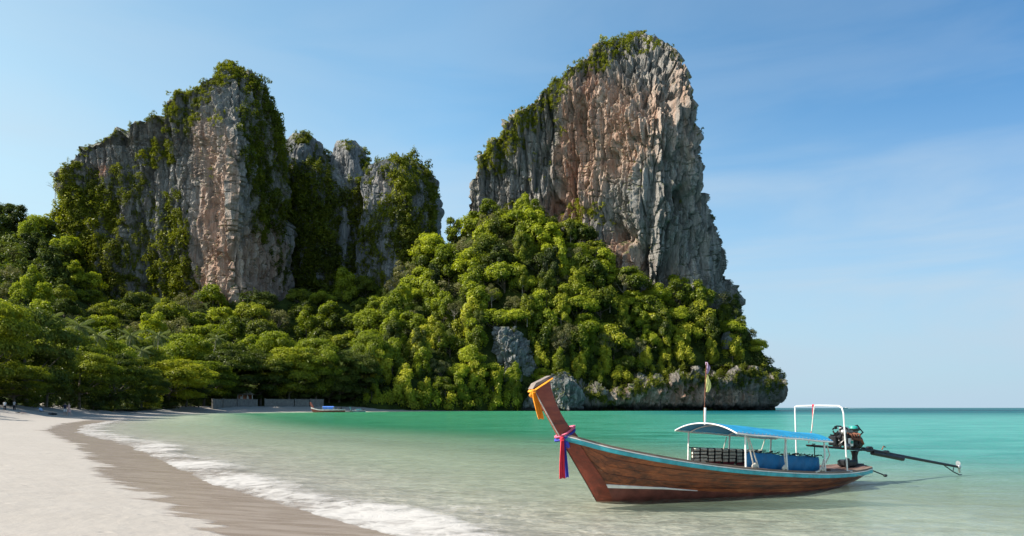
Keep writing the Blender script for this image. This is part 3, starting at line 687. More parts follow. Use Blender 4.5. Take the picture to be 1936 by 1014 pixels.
def k_umbrella(r):
    """sea almond: wide layered tiers"""
    Ls = []
    for tier, (z_, w, cnt) in enumerate([(-0.44, 0.60, 7), (-0.10, 0.80, 9), (0.20, 0.96, 11), (0.42, 0.76, 8), (0.57, 0.36, 4)]):
        for k in range(cnt):
            a = 2*math.pi*k/cnt+tier*0.5+r.uniform(-.25, .25); q_ = w*r.uniform(0.6, 1.05)
            Ls.append((q_*math.cos(a)*6.5, q_*math.sin(a)*6.5, (z_+r.uniform(-.07, .07))*6.5+6.2, r.uniform(.26, .40)*6.5, r.uniform(.10, .17)*6.5))
    Q, tt = lobe_cloud(Ls, 470, 0.40, r, up=0.9, jit=0.8, shell=(0.4, 1.08), rag=0.22)
    return trunk_mesh('trunk', 6.5, 0.32, Ls, r, 14, 1.0), quads_mesh('crown', Q, tt)
def k_bush(r):
    Ls = [(r.uniform(-.6, .6)*2, r.uniform(-.6, .6)*2, r.uniform(0.2, 0.9)*2, r.uniform(.3, .5)*2, r.uniform(.25, .42)*2) for _ in range(9)]
    Q, tt = lobe_cloud(Ls, 110, 0.30, r)
    return trunk_mesh('trunk', 1.3, 0.07, Ls, r), quads_mesh('crown', Q, tt)
make_kind('jungle', 10, k_jungle); make_kind('tall', 3, k_tall); make_kind('vine', 4, k_vine); make_kind('dry', 3, k_dry); make_kind('umbrella', 5, k_umbrella); make_kind('bush', 3, k_bush)
LEAFM = {}
for kk, vs in list(KIND.items()):
    vs2 = []
    for tm, cm in vs:
        tm.materials.append(M['bark']); cm.materials.append(M['leaf_lush'])
        vs2.append((tm, cm))
    KIND[kk] = vs2
TREES = []           # (root, px, py, zone, adjective)
def plant(kind, loc, scale, leaf, zone, adj, px, py, group, name='tree', sz=1.0, cat='tree'):
    tm, cd = KIND[kind][rng.integers(len(KIND[kind]))]
    root = thing(name, None, cat, tuple(map(float, loc)), rng.uniform(0, 6.28), group)
    root.scale = (scale*rng.uniform(.92, 1.08), scale*rng.uniform(.92, 1.08), scale*sz*rng.uniform(.92, 1.1))
    obj('trunk', tm, None, root); cr_ = obj('crown', cd, None, root); cr_.material_slots[0].link = 'OBJECT'; cr_.material_slots[0].material = M[leaf]
    TREES.append((root, px, py, zone, adj)); return root

# ------------------------------------------------------------------ headland trees
def zone_h(px, py):
    if py > 715 and 880 < px < 1060: return 'between the grey outcrop and the water'
    if py < 500 and px < 880: return 'in the gap left of the tall cliff'
    if py < 510 and px < 1010: return 'at the left foot of the tall cliff'
    if py < 560 and px < 1150: return 'below the red hollow of the tall cliff'
    if px < 860 and py < 620: return 'under the right side of the domed hill'
    if px < 905: return 'above the water left of the grey outcrop'
    if px < 1030 and py < 640: return 'on the slope above the grey outcrop'
    if px < 1165: return 'on the slope right of the grey outcrop'
    if py < 650: return 'along the foot of the tall cliff'
    if px < 1320: return 'above the sea cliff left of the flag'
    return 'near the seaward tip of the headland'
rockpoly = lambda px, py: (905 < px < 1022 and 622 < py < 715)
pts_ = []
def ytop_rock(px): return np.interp(px, [700, 1000, 1075, 1130, 1180, 1250, 1320, 1400, 1450, 1490], [772, 772, 750, 744, 738, 716, 706, 702, 704, 710])
tries = 0
htop = lambda px: np.interp(px, hPX, smooth1(I(hpx, H_TOP), 9))
while len(pts_) < 178 and tries < 40000:
    tries += 1
    px = rng.uniform(690, 1478); py = rng.uniform(405, 772)
    if py < htop(px)+4 or py > ytop_rock(px)-6 or rockpoly(px, py-6): continue
    if any(abs(px-a) < 40 and ((px-a)/1.25)**2+(py-b)**2 < 26.5**2 for a, b in pts_): continue
    pts_.append((px, py))
pts_.sort(key=lambda q: q[1])
for px, py in pts_:
    p = hill_lookup(hP, hPX, hPY, px, py); D = p[1]
    rp = rng.uniform(26, 42)*(0.85 if py > 690 else 1.0)
    if px > 1440: rp *= 0.55
    elif px > 1380: rp *= 0.75
    u = rng.uniform(); low = py > 640
    if low and px > 1150: kk = [('vine', 'leaf_gold', 'yellow green creeper covered tree'), ('dry', 'leaf_dry', 'straw coloured dry tree'), ('jungle', 'leaf_gold', 'bright yellow green round tree'), ('jungle', 'leaf_lush', 'lush green round tree')][0 if u < .35 else 1 if u < .52 else 2 if u < .75 else 3]
    elif low: kk = [('vine', 'leaf_lush', 'green tree draped in creepers'), ('vine', 'leaf_gold', 'yellow green creeper covered tree'), ('jungle', 'leaf_lush', 'lush green round tree'), ('dry', 'leaf_dry', 'greyish thin leaved tree')][0 if u < .4 else 1 if u < .6 else 2 if u < .86 else 3]
    else: kk = [('jungle', 'leaf_lush', 'lush green round tree'), ('tall', 'leaf_lush', 'tall lush green tree'), ('jungle', 'leaf_beach', 'mid green round tree'), ('vine', 'leaf_lush', 'green tree draped in creepers'), ('dry', 'leaf_dry', 'greyish thin leaved tree')][0 if u < .42 else 1 if u < .56 else 2 if u < .74 else 3 if u < .88 else 4]
    s = rp*D/FPX/RC
    if kk[0] == 'dry': s *= 0.8
    plant(kk[0], p-np.array([0, 0, 2.0*s]), s, kk[1], zone_h(px, py), kk[2], px, py, 'trees on the headland slope')

p2 = []; tries = 0
while len(p2) < 34 and tries < 20000:
    tries += 1; px = rng.uniform(720, 1400); py = rng.uniform(440, 700)
    if py < htop(px)+14 or py > ytop_rock(px)-30 or rockpoly(px, py-6): continue
    if any(((px-a)/1.6)**2+(py-b)**2 < 34**2 for a, b in p2): continue
    p2.append((px, py))
for px, py in p2:
    p = hill_lookup(hP, hPX, hPY, px, py); D = p[1]; u = rng.uniform(); s = rng.uniform(15, 23)*D/FPX/RC
    kk = [('tall', 'leaf_beach', 'slim mid green tree'), ('dry', 'leaf_dry', 'small greyish thin leaved tree'), ('tall', 'leaf_dark', 'slim dark green tree')][0 if u < .4 else 1 if u < .75 else 2]
    r_ = plant(kk[0], p+np.array([0, -4.0, 5.0*s]), s, kk[1], zone_h(px, py), kk[2], px, py, 'trees on the headland slope', sz=1.35)
    tk = [c for c in r_.children if c.name.startswith('trunk')][0]; tk.material_slots[0].link = 'OBJECT'; tk.material_slots[0].material = M['bark_pale']
    r_.location.z -= 3.5*s

# ------------------------------------------------------------------ trees of the valley behind the beach
def zone_l(px, py):
    if px < 115: return 'on the slope left of the pointed cliff'
    if px < 250: return 'under the left end of the pointed cliff'
    if px < 385: return 'under the middle of the pointed cliff'
    if px < 500: return 'under the pale wall of the pointed cliff'
    if px < 600: return 'right of the pale cliff wall'
    return 'in front of the shaded valley'
ltop = lambda px: np.interp(px, lPX, I(lpx, L_TOP))
pl = []; tries = 0
while len(pl) < 92 and tries < 40000:
    tries += 1
    px = rng.uniform(-60, 730); py = rng.uniform(428, 700)
    if py < ltop(px)+6: continue
    if any(abs(px-a) < 50 and ((px-a)/1.35)**2+(py-b)**2 < 25.0**2 for a, b in pl): continue
    pl.append((px, py))
for px, py in pl:
    p = hill_lookup(lP, lPX, lPY, px, py); D = p[1]; rp = rng.uniform(25, 37); u = rng.uniform()
    if px < 115 and py < 580: kk = [('vine', 'leaf_lush', 'green tree draped in creepers'), ('jungle', 'leaf_lush', 'lush green round tree'), ('dry', 'leaf_dry', 'greyish thin leaved tree'), ('tall', 'leaf_dark', 'tall dark green tree')][0 if u < .4 else 1 if u < .65 else 2 if u < .8 else 3]
    else: kk = [('jungle', 'leaf_lush', 'lush green round tree'), ('jungle', 'leaf_beach', 'mid green round tree'), ('jungle', 'leaf_dark', 'dark green round tree'), ('tall', 'leaf_lush', 'tall lush green tree'), ('dry', 'leaf_dry', 'greyish thin leaved tree')][0 if u < .42 else 1 if u < .62 else 2 if u < .76 else 3 if u < .92 else 4]
    s = rp*D/FPX/RC
    plant(kk[0], p-np.array([0, 0, 4.0*s]), s, kk[1], zone_l(px, py), kk[2], px, py, 'trees of the valley behind the beach')

# ------------------------------------------------------------------ trees along the back of the beach
DT = lambda px: float(np.interp(px, [-190, -110, 0, 60, 100, 150, 215, 268, 318, 350, 385, 440, 492, 545, 596, 640, 684, 720], [66, 92, 124, 138, 150, 172, 200, 236, 272, 294, 316, 338, 352, 362, 372, 382, 391, 400]))
DOLD = lambda px: float(np.interp(px, [-190, -110, -35, 50, 150, 215, 268, 318, 385, 440, 492, 545, 596, 640, 684, 720], [66, 92, 104, 118, 128, 140, 152, 172, 196, 236, 272, 306, 332, 352, 374, 386]))
def beach_tree(px, D, top_py, wpx, leaf, adj, zone, kind='umbrella', sink=0.0):
    D = DT(px)+(D-DOLD(px))
    x = (px-X0)/FPX*D; g = float(ground_z(np.array([x]), np.array([D]))[0])-sink
    H = EYE+(Y0-top_py)/FPX*D-g
    sx = wpx/2*D/FPX/(6.9 if kind == 'umbrella' else RC); szz = H/(10.4 if kind == 'umbrella' else 12.5)
    r_ = plant(kind, (x, D, g), sx, leaf, zone, adj, px, (top_py+765)/2, 'trees along the back of the beach')
    r_.scale.z = szz; return r_
def zone_b(px):
    if px < 110: return 'at the left edge above the shaded sand'
    if px < 260: return 'behind the two walking people'
    if px < 380: return 'where the beach narrows'
    if px < 500: return 'behind the left end of the stone wall'
    if px < 620: return 'behind the right end of the stone wall'
    return 'behind the moored boats'
for px, D, top, w, leaf, adj in [
    (-35, 104, 566, 170, 'leaf_beach', 'large spreading tree'), (50, 118, 584, 150, 'leaf_dark', 'large dark spreading tree'), (28, 108, 690, 120, 'leaf_beach', 'low spreading tree'),
    (88, 122, 655, 105, 'leaf_beach', 'mid sized spreading tree'), (150, 128, 668, 130, 'leaf_beach', 'flat topped spreading tree'), (215, 140, 672, 125, 'leaf_beach', 'flat topped spreading tree'), (268, 152, 706, 90, 'leaf_beach', 'low spreading tree'),
    (318, 172, 682, 150, 'leaf_gold', 'bright yellow topped spreading tree'), (385, 196, 688, 120, 'leaf_lush', 'bright green spreading tree'), (352, 180, 712, 90, 'leaf_dark', 'low dark spreading tree'), (440, 236, 668, 120, 'leaf_beach', 'flat topped spreading tree'),
    (492, 272, 672, 110, 'leaf_beach', 'flat topped spreading tree'), (545, 306, 664, 110, 'leaf_beach', 'flat topped spreading tree'), (596, 332, 648, 105, 'leaf_lush', 'bright green spreading tree'), (640, 352, 668, 95, 'leaf_dark', 'dark spreading tree'), (684, 374, 676, 90, 'leaf_dark', 'dark spreading tree'),
    (470, 262, 706, 80, 'leaf_dark', 'low dark spreading tree'), (570, 322, 700, 84, 'leaf_dark', 'low dark spreading tree'), (622, 346, 706, 80, 'leaf_dark', 'low dark spreading tree'), (418, 220, 708, 80, 'leaf_beach', 'low spreading tree'), (664, 366, 712, 70, 'leaf_dark', 'low dark spreading tree'),
    (120, 150, 628, 110, 'leaf_beach', 'mid sized spreading tree'), (190, 172, 636, 110, 'leaf_lush', 'bright green spreading tree'), (255, 190, 650, 110, 'leaf_beach', 'mid sized spreading tree'), (350, 230, 640, 120, 'leaf_lush', 'bright green spreading tree'), (415, 262, 646, 110, 'leaf_beach', 'mid sized spreading tree'),
    (520, 325, 636, 100, 'leaf_lush', 'bright green spreading tree'), (700, 392, 640, 84, 'leaf_lush', 'bright green spreading tree')]:
    beach_tree(px, D, top, w, leaf, adj, zone_b(px))
for px, D, top, w in [(-90, 140, 612, 130), (-170, 128, 600, 150), (-250, 120, 590, 170), (-330, 112, 590, 180)]: beach_tree(px, D+DOLD(px)-DT(px), top, w, 'leaf_beach', 'large spreading tree', zone_b(px))
# low bushes hanging over the sand's edge
for px, D, w, hgt, leaf in [(14, 112, 40, 20, 'leaf_dark'), (58, 118, 44, 24, 'leaf_beach'), (100, 124, 40, 22, 'leaf_dark'), (176, 130, 42, 24, 'leaf_dark'), (205, 136, 46, 22, 'leaf_dark'), (246, 146, 44, 26, 'leaf_beach'), (285, 156, 46, 30, 'leaf_beach'), (322, 168, 40, 22, 'leaf_dark'), (360, 184, 44, 26, 'leaf_dark'),
                            (648, 362, 36, 20, 'leaf_dark'), (676, 374, 40, 26, 'leaf_dark'), (702, 384, 40, 30, 'leaf_dark'), (724, 386, 36, 40, 'leaf_lush'), (742, 388, 44, 44, 'leaf_gold'), (775, 394, 46, 40, 'leaf_gold'), (812, 402, 48, 44, 'leaf_lush'), (850, 410, 46, 36, 'leaf_gold'), (890, 418, 48, 34, 'leaf_gold'), (930, 426, 46, 38, 'leaf_lush'), (965, 432, 44, 40, 'leaf_gold')]:
    D = DT(px)+(D-DOLD(px)) if px < 705 else D
    x = (px-X0)/FPX*D; g = float(ground_z(np.array([x]), np.array([D]))[0]) if px < 705 else 0.6
    if px >= 705: D += 1.5
    r_ = plant('bush', (x, D, g-0.2), w/2*D/FPX/2.0, leaf, 'at the edge of the sand under the trees' if px < 705 else 'hanging over the water left of the grey outcrop', {'leaf_dark': 'dark low bush', 'leaf_beach': 'mid green low bush', 'leaf_lush': 'lush green bush', 'leaf_gold': 'yellow green bush'}[leaf], px, 760, 'bushes at the shore', 'bush', 1.0, 'bush')
    r_.scale.z = hgt*D/FPX/2.6

# ------------------------------------------------------------------ coconut palms
def frond_mesh(r, droop):
    m = MB(); L = 3.4; n = 26; Q = []; rach = []
    for i in range(n+1):
        s = i/n; rach.append(Vector((L*s*(1-0.18*s*droop), 0, 0.9*s-droop*1.9*s*s)))
    for i in range(1, n+1):
        w = 0.95*math.sin(math.pi*min(1, 0.12+0.86*i/n))**0.6; d = (rach[i]-rach[i-1]).normalized()
        for sg in (-1, 1):
            b0 = rach[i]; tip = b0+d*w*0.55+Vector((0, sg*w*0.75, -0.42*w)); e = d*0.042
            Q.append((b0-e, b0+e, tip+e*0.3, tip-e*0.3))
    for q in Q: m.add(q, [(0, 1, 2, 3)])
    m.tube(rach, [0.035]*n+[0.01], 4)
    me = m.mesh('frond', norm=False); at = me.attributes.new('tint', 'FLOAT', 'POINT'); at.data.foreach_set('value', np.random.default_rng(int(droop*100)).uniform(0.3, 0.9, len(me.vertices)).astype(np.float32))
    me.materials.append(M['leaf_palm']); return me
FR = [frond_mesh(rng, d) for d in (0.55, 0.95, 1.35)]
PTR = []
for k in range(2):
    m = MB(); m.tube([(0, 0, -1), (0.1, 0, 1.5), (0.45, 0.1, 4), (0.6*(k+1), 0.2, 7.5)], [0.22, 0.17, 0.14, 0.11], 8)
    me = m.mesh('trunk', True); me.materials.append(M['bark_pale']); PTR.append((me, Vector((0.6*(k+1), 0.2, 7.5))))
def palm(px, py, D, sc, zone):
    c = pt(np.array(px), np.array(py), D); k = rng.integers(2); tm, top = PTR[k]
    root = thing('coconut_palm', None, 'palm', tuple(float(q) for q in (c-np.array(top)*sc)), 0, 'coconut palms behind the beach trees')
    root.scale = (sc, sc, sc); obj('trunk', tm, None, root)
    for i in range(17):
        f = obj('frond', FR[i % 3], None, root); f.location = top; f.rotation_euler = (rng.uniform(-.15, .15), -0.55+0.5*(i % 3), i*2.4+rng.uniform(-.2, .2))
    TREES.append((root, px, py, zone, 'grey green coconut palm'))
for px, py, D, sc, zn in [(150, 618, 205, 1.6, 'above the tree behind the walking people'), (186, 636, 215, 1.4, 'above the tree behind the walking people'), (248, 636, 262, 1.7, 'above the low trees where the beach narrows'), (268, 664, 250, 1.4, 'above the low trees where the beach narrows'), (92, 604, 185, 1.35, 'over the large trees at the left edge'), (410, 640, 350, 1.6, 'under the pale wall of the pointed cliff'), (300, 636, 300, 1.8, 'above the yellow topped tree')]:
    palm(px, py, D, sc, zn)

# ------------------------------------------------------------------ undergrowth and cliff vegetation: joined leaf clusters nobody could count
def cluster(seed, n, tall=1.0, leaf=0.34):
    r = np.random.default_rng(seed); Ls = [(r.uniform(-.55, .55), r.uniform(-.55, .55), r.uniform(-.2, .6)*tall, r.uniform(.3, .5), r.uniform(.26, .45)*tall) for _ in range(5)]
    return lobe_cloud(Ls, n//5, leaf, r, up=0.6)
CL = [cluster(100+i, 100, 1.0, 0.29) for i in range(6)]; CV = [cluster(200+i, 110, 2.0, 0.28) for i in range(5)]
def scatter(name, label, places, mat, parent=None):
    """places: list of (pos, radius, kind, tintshift)"""
    Qs, T = [], []
    for p, rad, kd, ts in places:
        Q, tt = (CV if kd else CL)[rng.integers(5)]
        a = rng.uniform(0, 6.28); ca, sa = math.cos(a), math.sin(a)
        Rm = np.array([[ca, sa, 0], [-sa, ca, 0], [0, 0, 1]])*rad*rng.uniform(.85, 1.15)
        Qs.append((Q@Rm)+np.asarray(p)); T.append(np.clip(tt*0.8+ts, 0, 1))
    me = quads_mesh(name, np.concatenate(Qs).astype(np.float32), np.concatenate(T))
    return tag(obj(name, me, mat), label, kind='stuff')
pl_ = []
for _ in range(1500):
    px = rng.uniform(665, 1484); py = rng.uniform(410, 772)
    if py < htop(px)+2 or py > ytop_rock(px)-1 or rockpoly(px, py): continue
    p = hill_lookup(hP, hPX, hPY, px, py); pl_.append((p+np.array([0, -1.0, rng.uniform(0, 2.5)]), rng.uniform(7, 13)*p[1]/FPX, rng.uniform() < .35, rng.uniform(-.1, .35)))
scatter('undergrowth', 'tangled green undergrowth between the headland trees', pl_, M['leaf_dark'])  # dark leaf colour stands in for shade in the gaps between crowns
pl_ = []
for _ in range(620):
    px = rng.uniform(-80, 740); py = rng.uniform(425, 700)
    if py < ltop(px): continue
    p = hill_lookup(lP, lPX, lPY, px, py); pl_.append((p+np.array([0, 0, rng.uniform(0, 3)]), rng.uniform(8, 14)*p[1]/FPX, rng.uniform() < .3, rng.uniform(-.1, .3)))
for _ in range(150):
    px = rng.uniform(-70, 120); py = rng.uniform(ltop(px)+2, 570); p = hill_lookup(lP, lPX, lPY, px, py); pl_.append((p+np.array([0, 0, rng.uniform(0, 4)]), rng.uniform(13, 24)*p[1]/FPX, rng.uniform() < .4, rng.uniform(.1, .6)))
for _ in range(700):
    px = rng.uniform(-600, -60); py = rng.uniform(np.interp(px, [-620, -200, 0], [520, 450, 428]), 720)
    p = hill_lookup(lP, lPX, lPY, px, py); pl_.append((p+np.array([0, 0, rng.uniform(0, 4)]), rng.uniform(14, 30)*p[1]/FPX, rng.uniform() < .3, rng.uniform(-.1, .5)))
scatter('undergrowth', 'tangled green undergrowth behind the beach', pl_, M['leaf_dark'])  # leaf colour darkened to stand for shade between these trees
def on_loft(L, ell, lift=0.35):
    out = []
    for cx, cy, rx, ry, n, r0, r1, vine, ts in ell:
        if n >= 140: n, r0, r1 = int(n*.55), r0*1.3, r1*1.55
        for _ in range(n):
            a, q_ = rng.uniform(0, 6.28), math.sqrt(rng.uniform()); px = cx+rx*q_*math.cos(a); py = cy+ry*q_*math.sin(a)
            i = int(np.clip(round((py-L.pys[0])/(L.pys[-1]-L.pys[0])*(len(L.pys)-1)), 0, len(L.pys)-1))
            if px < L.xl[i]-4 or px > L.xr[i]+4: continue
            p, n_ = surf(L, px, py); rad = rng.uniform(r0, r1)*p[1]/FPX
            out.append((p+n_*rad*lift, rad, rng.uniform() < vine, ts+rng.uniform(-.12, .16)))
    return out
def edge_loft(L, side, y0, y1, n, r0, r1, ts, depth=22):
    out = []
    for _ in range(n):
        py = rng.uniform(y0, y1); i = int(np.clip(round((py-L.pys[0])/(L.pys[-1]-L.pys[0])*(len(L.pys)-1)), 0, len(L.pys)-1))
        px = L.xl[i]+rng.uniform(0, depth) if side < 0 else L.xr[i]-rng.uniform(0, depth)
        p, n_ = surf(L, px, py); rad = rng.uniform(r0, r1)*p[1]/FPX; out.append((p+n_*rad*0.3+np.array([0, 0, rad*.2]), rad, rng.uniform() < .25, ts+rng.uniform(-.12, .16)))
    return out
vA = on_loft(LA, [(225, 490, 70, 90, 135, 7, 12, .5, -.04), (150, 440, 40, 90, 120, 7, 12, .5, .2), (505, 330, 34, 130, 240, 6, 11, .5, -.2), (160, 380, 50, 60, 110, 7, 12, .4, .1), (432, 140, 30, 24, 130, 5, 9, .1, .15), (375, 185, 36, 22, 90, 5, 9, .1, .2), (300, 215, 50, 16, 60, 5, 9, .1, .05), (480, 260, 34, 110, 330, 5, 10, .5, -.15), (500, 370, 30, 90, 210, 5, 10, .6, -.22), (515, 210, 20, 50, 90, 6, 10, .4, -.15),
    (345, 235, 40, 26, 60, 5, 9, .2, .1), (300, 292, 34, 30, 80, 6, 10, .2, .12), (355, 230, 18, 26, 36, 5, 8, .2, .2), (170, 410, 50, 62, 190, 6, 12, .4, .05), (120, 470, 34, 120, 240, 6, 12, .5, .32), (190, 510, 70, 60, 220, 6, 11, .6, -.05), (330, 450, 38, 80, 190, 6, 11, .6, -.05), (330, 540, 55, 44, 200, 7, 12, .4, .1), (150, 580, 80, 40, 140, 7, 12, .3, .15), (240, 350, 30, 40, 70, 5, 10, .5, .0), (410, 225, 20, 14, 22, 4, 7, .2, .2), (400, 318, 6, 5, 4, 4, 6, 0, .3), (525, 480, 14, 60, 50, 5, 9, .6, -.2), (270, 400, 20, 60, 40, 4, 7, .7, -.1)])
vA = [(p, r_*.85, k_, t_) for p, r_, k_, t_ in vA]
vA = vA+[(p+np.array([rng.normal()*2.5, 0, -abs(rng.normal())*5]), r_, k_, t_) for p, r_, k_, t_ in vA if rng.uniform() < .25]
vA += edge_loft(LA, -1, 125, 300, 200, 2.5, 6, .08)+edge_loft(LA, 1, 125, 420, 190, 3.5, 7, -.12)+edge_loft(LA, -1, 310, 560, 160, 6, 12, .3)  # leaf tint darkens the shaded right flank, lightens the sunny left ridge
scatter('cliff_shrubbery', 'dark and yellow green shrubs and creepers clinging to the left pointed cliff', vA, M['leaf_cliff'])
vC = on_loft(LC, [(1195, 90, 66, 22, 170, 4, 8, .1, .22), (1120, 125, 40, 22, 80, 4, 8, .1, .2), (1050, 180, 30, 24, 70, 4, 8, .1, .18), (1000, 225, 30, 26, 70, 4, 8, .1, .15), (955, 275, 40, 26, 110, 4, 9, .1, .18), (925, 300, 20, 14, 40, 5, 8, .1, .2), (942, 318, 16, 14, 30, 5, 8, .2, .22), (1060, 235, 12, 24, 14, 3, 6, .3, .1), (1000, 330, 60, 40, 14, 3, 6, .3, .0), (1105, 400, 40, 20, 50, 5, 9, .2, .28), (1060, 430, 40, 22, 70, 6, 10, .2, .3), (1140, 420, 14, 12, 14, 4, 7, .2, .2), (1290, 375, 14, 10, 8, 3, 6, .3, -.1), (1395, 570, 8, 30, 20, 5, 8, .3, -.1), (1210, 390, 90, 120, 10, 2, 4, .3, .1), (980, 395, 30, 14, 30, 6, 9, .2, .05)])
vC = [(p, r_*.85, k_, t_+.30) for p, r_, k_, t_ in vC]
vC += edge_loft(LC, -1, 66, 330, 560, 2.5, 5.5, .45, 40)+edge_loft(LC, 1, 66, 130, 60, 2.5, 5, .0)+edge_loft(LC, 1, 130, 600, 70, 2.5, 5, -.1, 4)
scatter('cliff_shrubbery', 'yellow green scrub capping the tallest cliff and its left ridge', vC, M['leaf_cliff'])
vB = on_loft(LB[0], [(600, 400, 50, 70, 200, 6, 11, .5, -.12), (590, 520, 60, 90, 220, 7, 12, .5, -.14), (572, 262, 14, 14, 50, 5, 8, .1, .1), (610, 310, 20, 30, 50, 5, 9, .3, .0), (585, 430, 50, 120, 300, 6, 11, .5, -.12), (620, 560, 70, 70, 200, 7, 12, .4, -.12), (545, 350, 14, 60, 60, 5, 9, .4, -.1)])
vB += on_loft(LB[1], [(660, 430, 60, 60, 160, 6, 11, .5, -.1), (640, 540, 70, 80, 200, 7, 12, .5, -.12), (655, 275, 12, 8, 14, 4, 6, .1, .05), (690, 300, 12, 24, 36, 5, 8, .1, .0), (622, 340, 14, 24, 36, 5, 8, .2, .3), (690, 400, 70, 54, 160, 6, 10, .4, .05), (630, 500, 50, 70, 220, 6, 11, .5, -.12), (650, 420, 30, 40, 70, 6, 10, .4, .05)])
vB += on_loft(LB[2], [(765, 325, 44, 28, 190, 5, 9, .2, .05), (775, 390, 50, 50, 280, 5, 10, .4, .05), (740, 450, 54, 50, 220, 5, 10, .5, .08), (790, 470, 40, 60, 150, 6, 10, .5, -.12), (700, 560, 40, 70, 100, 6, 11, .5, -.1), (760, 570, 60, 60, 130, 7, 12, .3, .0)])
vB += edge_loft(LB[2], 1, 300, 560, 90, 5, 9, -.1)+edge_loft(LB[2], -1, 300, 420, 40, 5, 8, .05)
scatter('cliff_shrubbery', 'shrubs and creepers over the rock spires and domed hill', vB, M['leaf_cliff'])
vS = on_loft(LS, [(1240, 722, 190, 12, 110, 4, 8, .4, .1), (1100, 745, 30, 10, 24, 4, 7, .4, .1), (1420, 704, 60, 8, 50, 5, 8, .3, .05), (1300, 745, 150, 14, 26, 2.5, 5, .6, .1), (1478, 720, 10, 14, 20, 4, 7, .2, -.05)])
for px in np.linspace(1040, 1484, 190):
    py = ytop_rock(px)+rng.uniform(-7, 9)+4; p, n_ = surf(LS, px, py); rad = rng.uniform(5, 9.5)*p[1]/FPX; vS.append((p+n_*rad*.4, rad, rng.uniform() < .45, rng.uniform(.0, .35)))
vS += on_loft(LS, [(1120, 752, 80, 14, 36, 4, 8, .6, .1), (1380, 728, 100, 16, 46, 4, 8, .6, .1), (1240, 738, 60, 12, 20, 3, 6, .6, .0), (1455, 730, 30, 24, 24, 4, 7, .5, .0)])
vS += on_loft(LO, [(930, 690, 12, 24, 14, 4, 7, .3, .1), (975, 625, 20, 6, 16, 4, 7, .1, .2), (1000, 690, 18, 20, 10, 3, 5, .3, .1)])+on_loft(LK, [(1062, 706, 16, 5, 14, 4, 7, .1, .2), (1050, 750, 14, 14, 10, 3, 5, .4, -.1)])
scatter('cliff_shrubbery', 'bushes overhanging the low sea cliff and grey rocks', vS, M['leaf_cliff'])
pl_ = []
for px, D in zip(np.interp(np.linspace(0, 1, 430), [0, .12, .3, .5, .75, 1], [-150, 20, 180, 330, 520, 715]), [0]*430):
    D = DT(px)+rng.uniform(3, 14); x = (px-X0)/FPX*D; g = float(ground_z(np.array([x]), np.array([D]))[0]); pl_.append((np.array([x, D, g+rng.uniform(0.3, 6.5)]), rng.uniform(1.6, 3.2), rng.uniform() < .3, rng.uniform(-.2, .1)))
scatter('undergrowth', 'dark shaded thicket under the beach trees', pl_, M['leaf_dark'])  # dark leaf colour deepens the shade beneath the crowns
# bare tree beside the left cliff
def bare_tree(px, py, D, h, label):
    r = np.random.default_rng(5); m = MB(); c = pt(np.array(px), np.array(py), D)
    root = thing('bare_tree', label, 'tree', tuple(map(float, c)))
    m.tube([(0, 0, -4), (0.2, 0, h*.35), (-0.2, 0.2, h*.6)], [.3, .22, .14], 6); m.build('trunk', M['bark_pale'], root, True)
    b = MB()
    for k in range(14):
        a = r.uniform(0, 6.28); s0 = Vector((0, 0, h*r.uniform(.3, .6))); e = s0+Vector((math.cos(a)*h*.4, math.sin(a)*h*.4, h*r.uniform(.1, .45))); md = s0.lerp(e, .5)+Vector((0, 0, h*.05))
        b.tube([s0, md, e], [.12, .08, .03], 4)
        for j in range(4):
            e2 = md.lerp(e, r.uniform(.2, 1))+Vector((r.uniform(-1, 1), r.uniform(-1, 1), r.uniform(0, 1)))*h*.16; b.tube([md.lerp(e, .3*j/2), e2], [.05, .02], 3)
    b.build('branches', M['bark_pale'], root)
bare_tree(104, 372, 545, 13, 'leafless grey tree on the ridge beside the left pointed cliff')
for px, py, kk, lf, rp, adj in [(12, 388, 'jungle', 'leaf_dark', 30, 'dark round tree'), (62, 418, 'jungle', 'leaf_lush', 24, 'lush green round tree'), (96, 420, 'jungle', 'leaf_dark', 20, 'dark round tree'), (-30, 400, 'jungle', 'leaf_dark', 34, 'dark round tree')]:
    s = rp*575/FPX/RC; plant(kk, pt(np.array(px), np.array(py+20), 575.0)-np.array([0, 0, 5*s]), s, lf, 'on the skyline left of the pointed cliff', adj, px, py, 'trees of the valley behind the beach')

# one label for each tree: its look, its place, and its rank among the trees of that look there
ORD = ['', 'second', 'third', 'fourth', 'fifth', 'sixth', 'seventh', 'eighth', 'ninth', 'tenth', 'eleventh', 'twelfth', 'thirteenth', 'fourteenth', 'fifteenth', 'sixteenth', 'seventeenth', 'eighteenth', 'nineteenth', 'twentieth']
byk = {}
for tr in TREES: byk.setdefault((tr[4], tr[3]), []).append(tr)
for (adj, zone), L in byk.items():
    L.sort(key=lambda q: q[1])
    for i, tr in enumerate(L):
        n = len(L)
        pre = '' if n == 1 else ('leftmost ' if i == 0 else 'rightmost ' if i == n-1 else 'middle ' if n == 3 else ORD[i]+' from left ')
        tr[0]['label'] = pre+adj+' '+zone

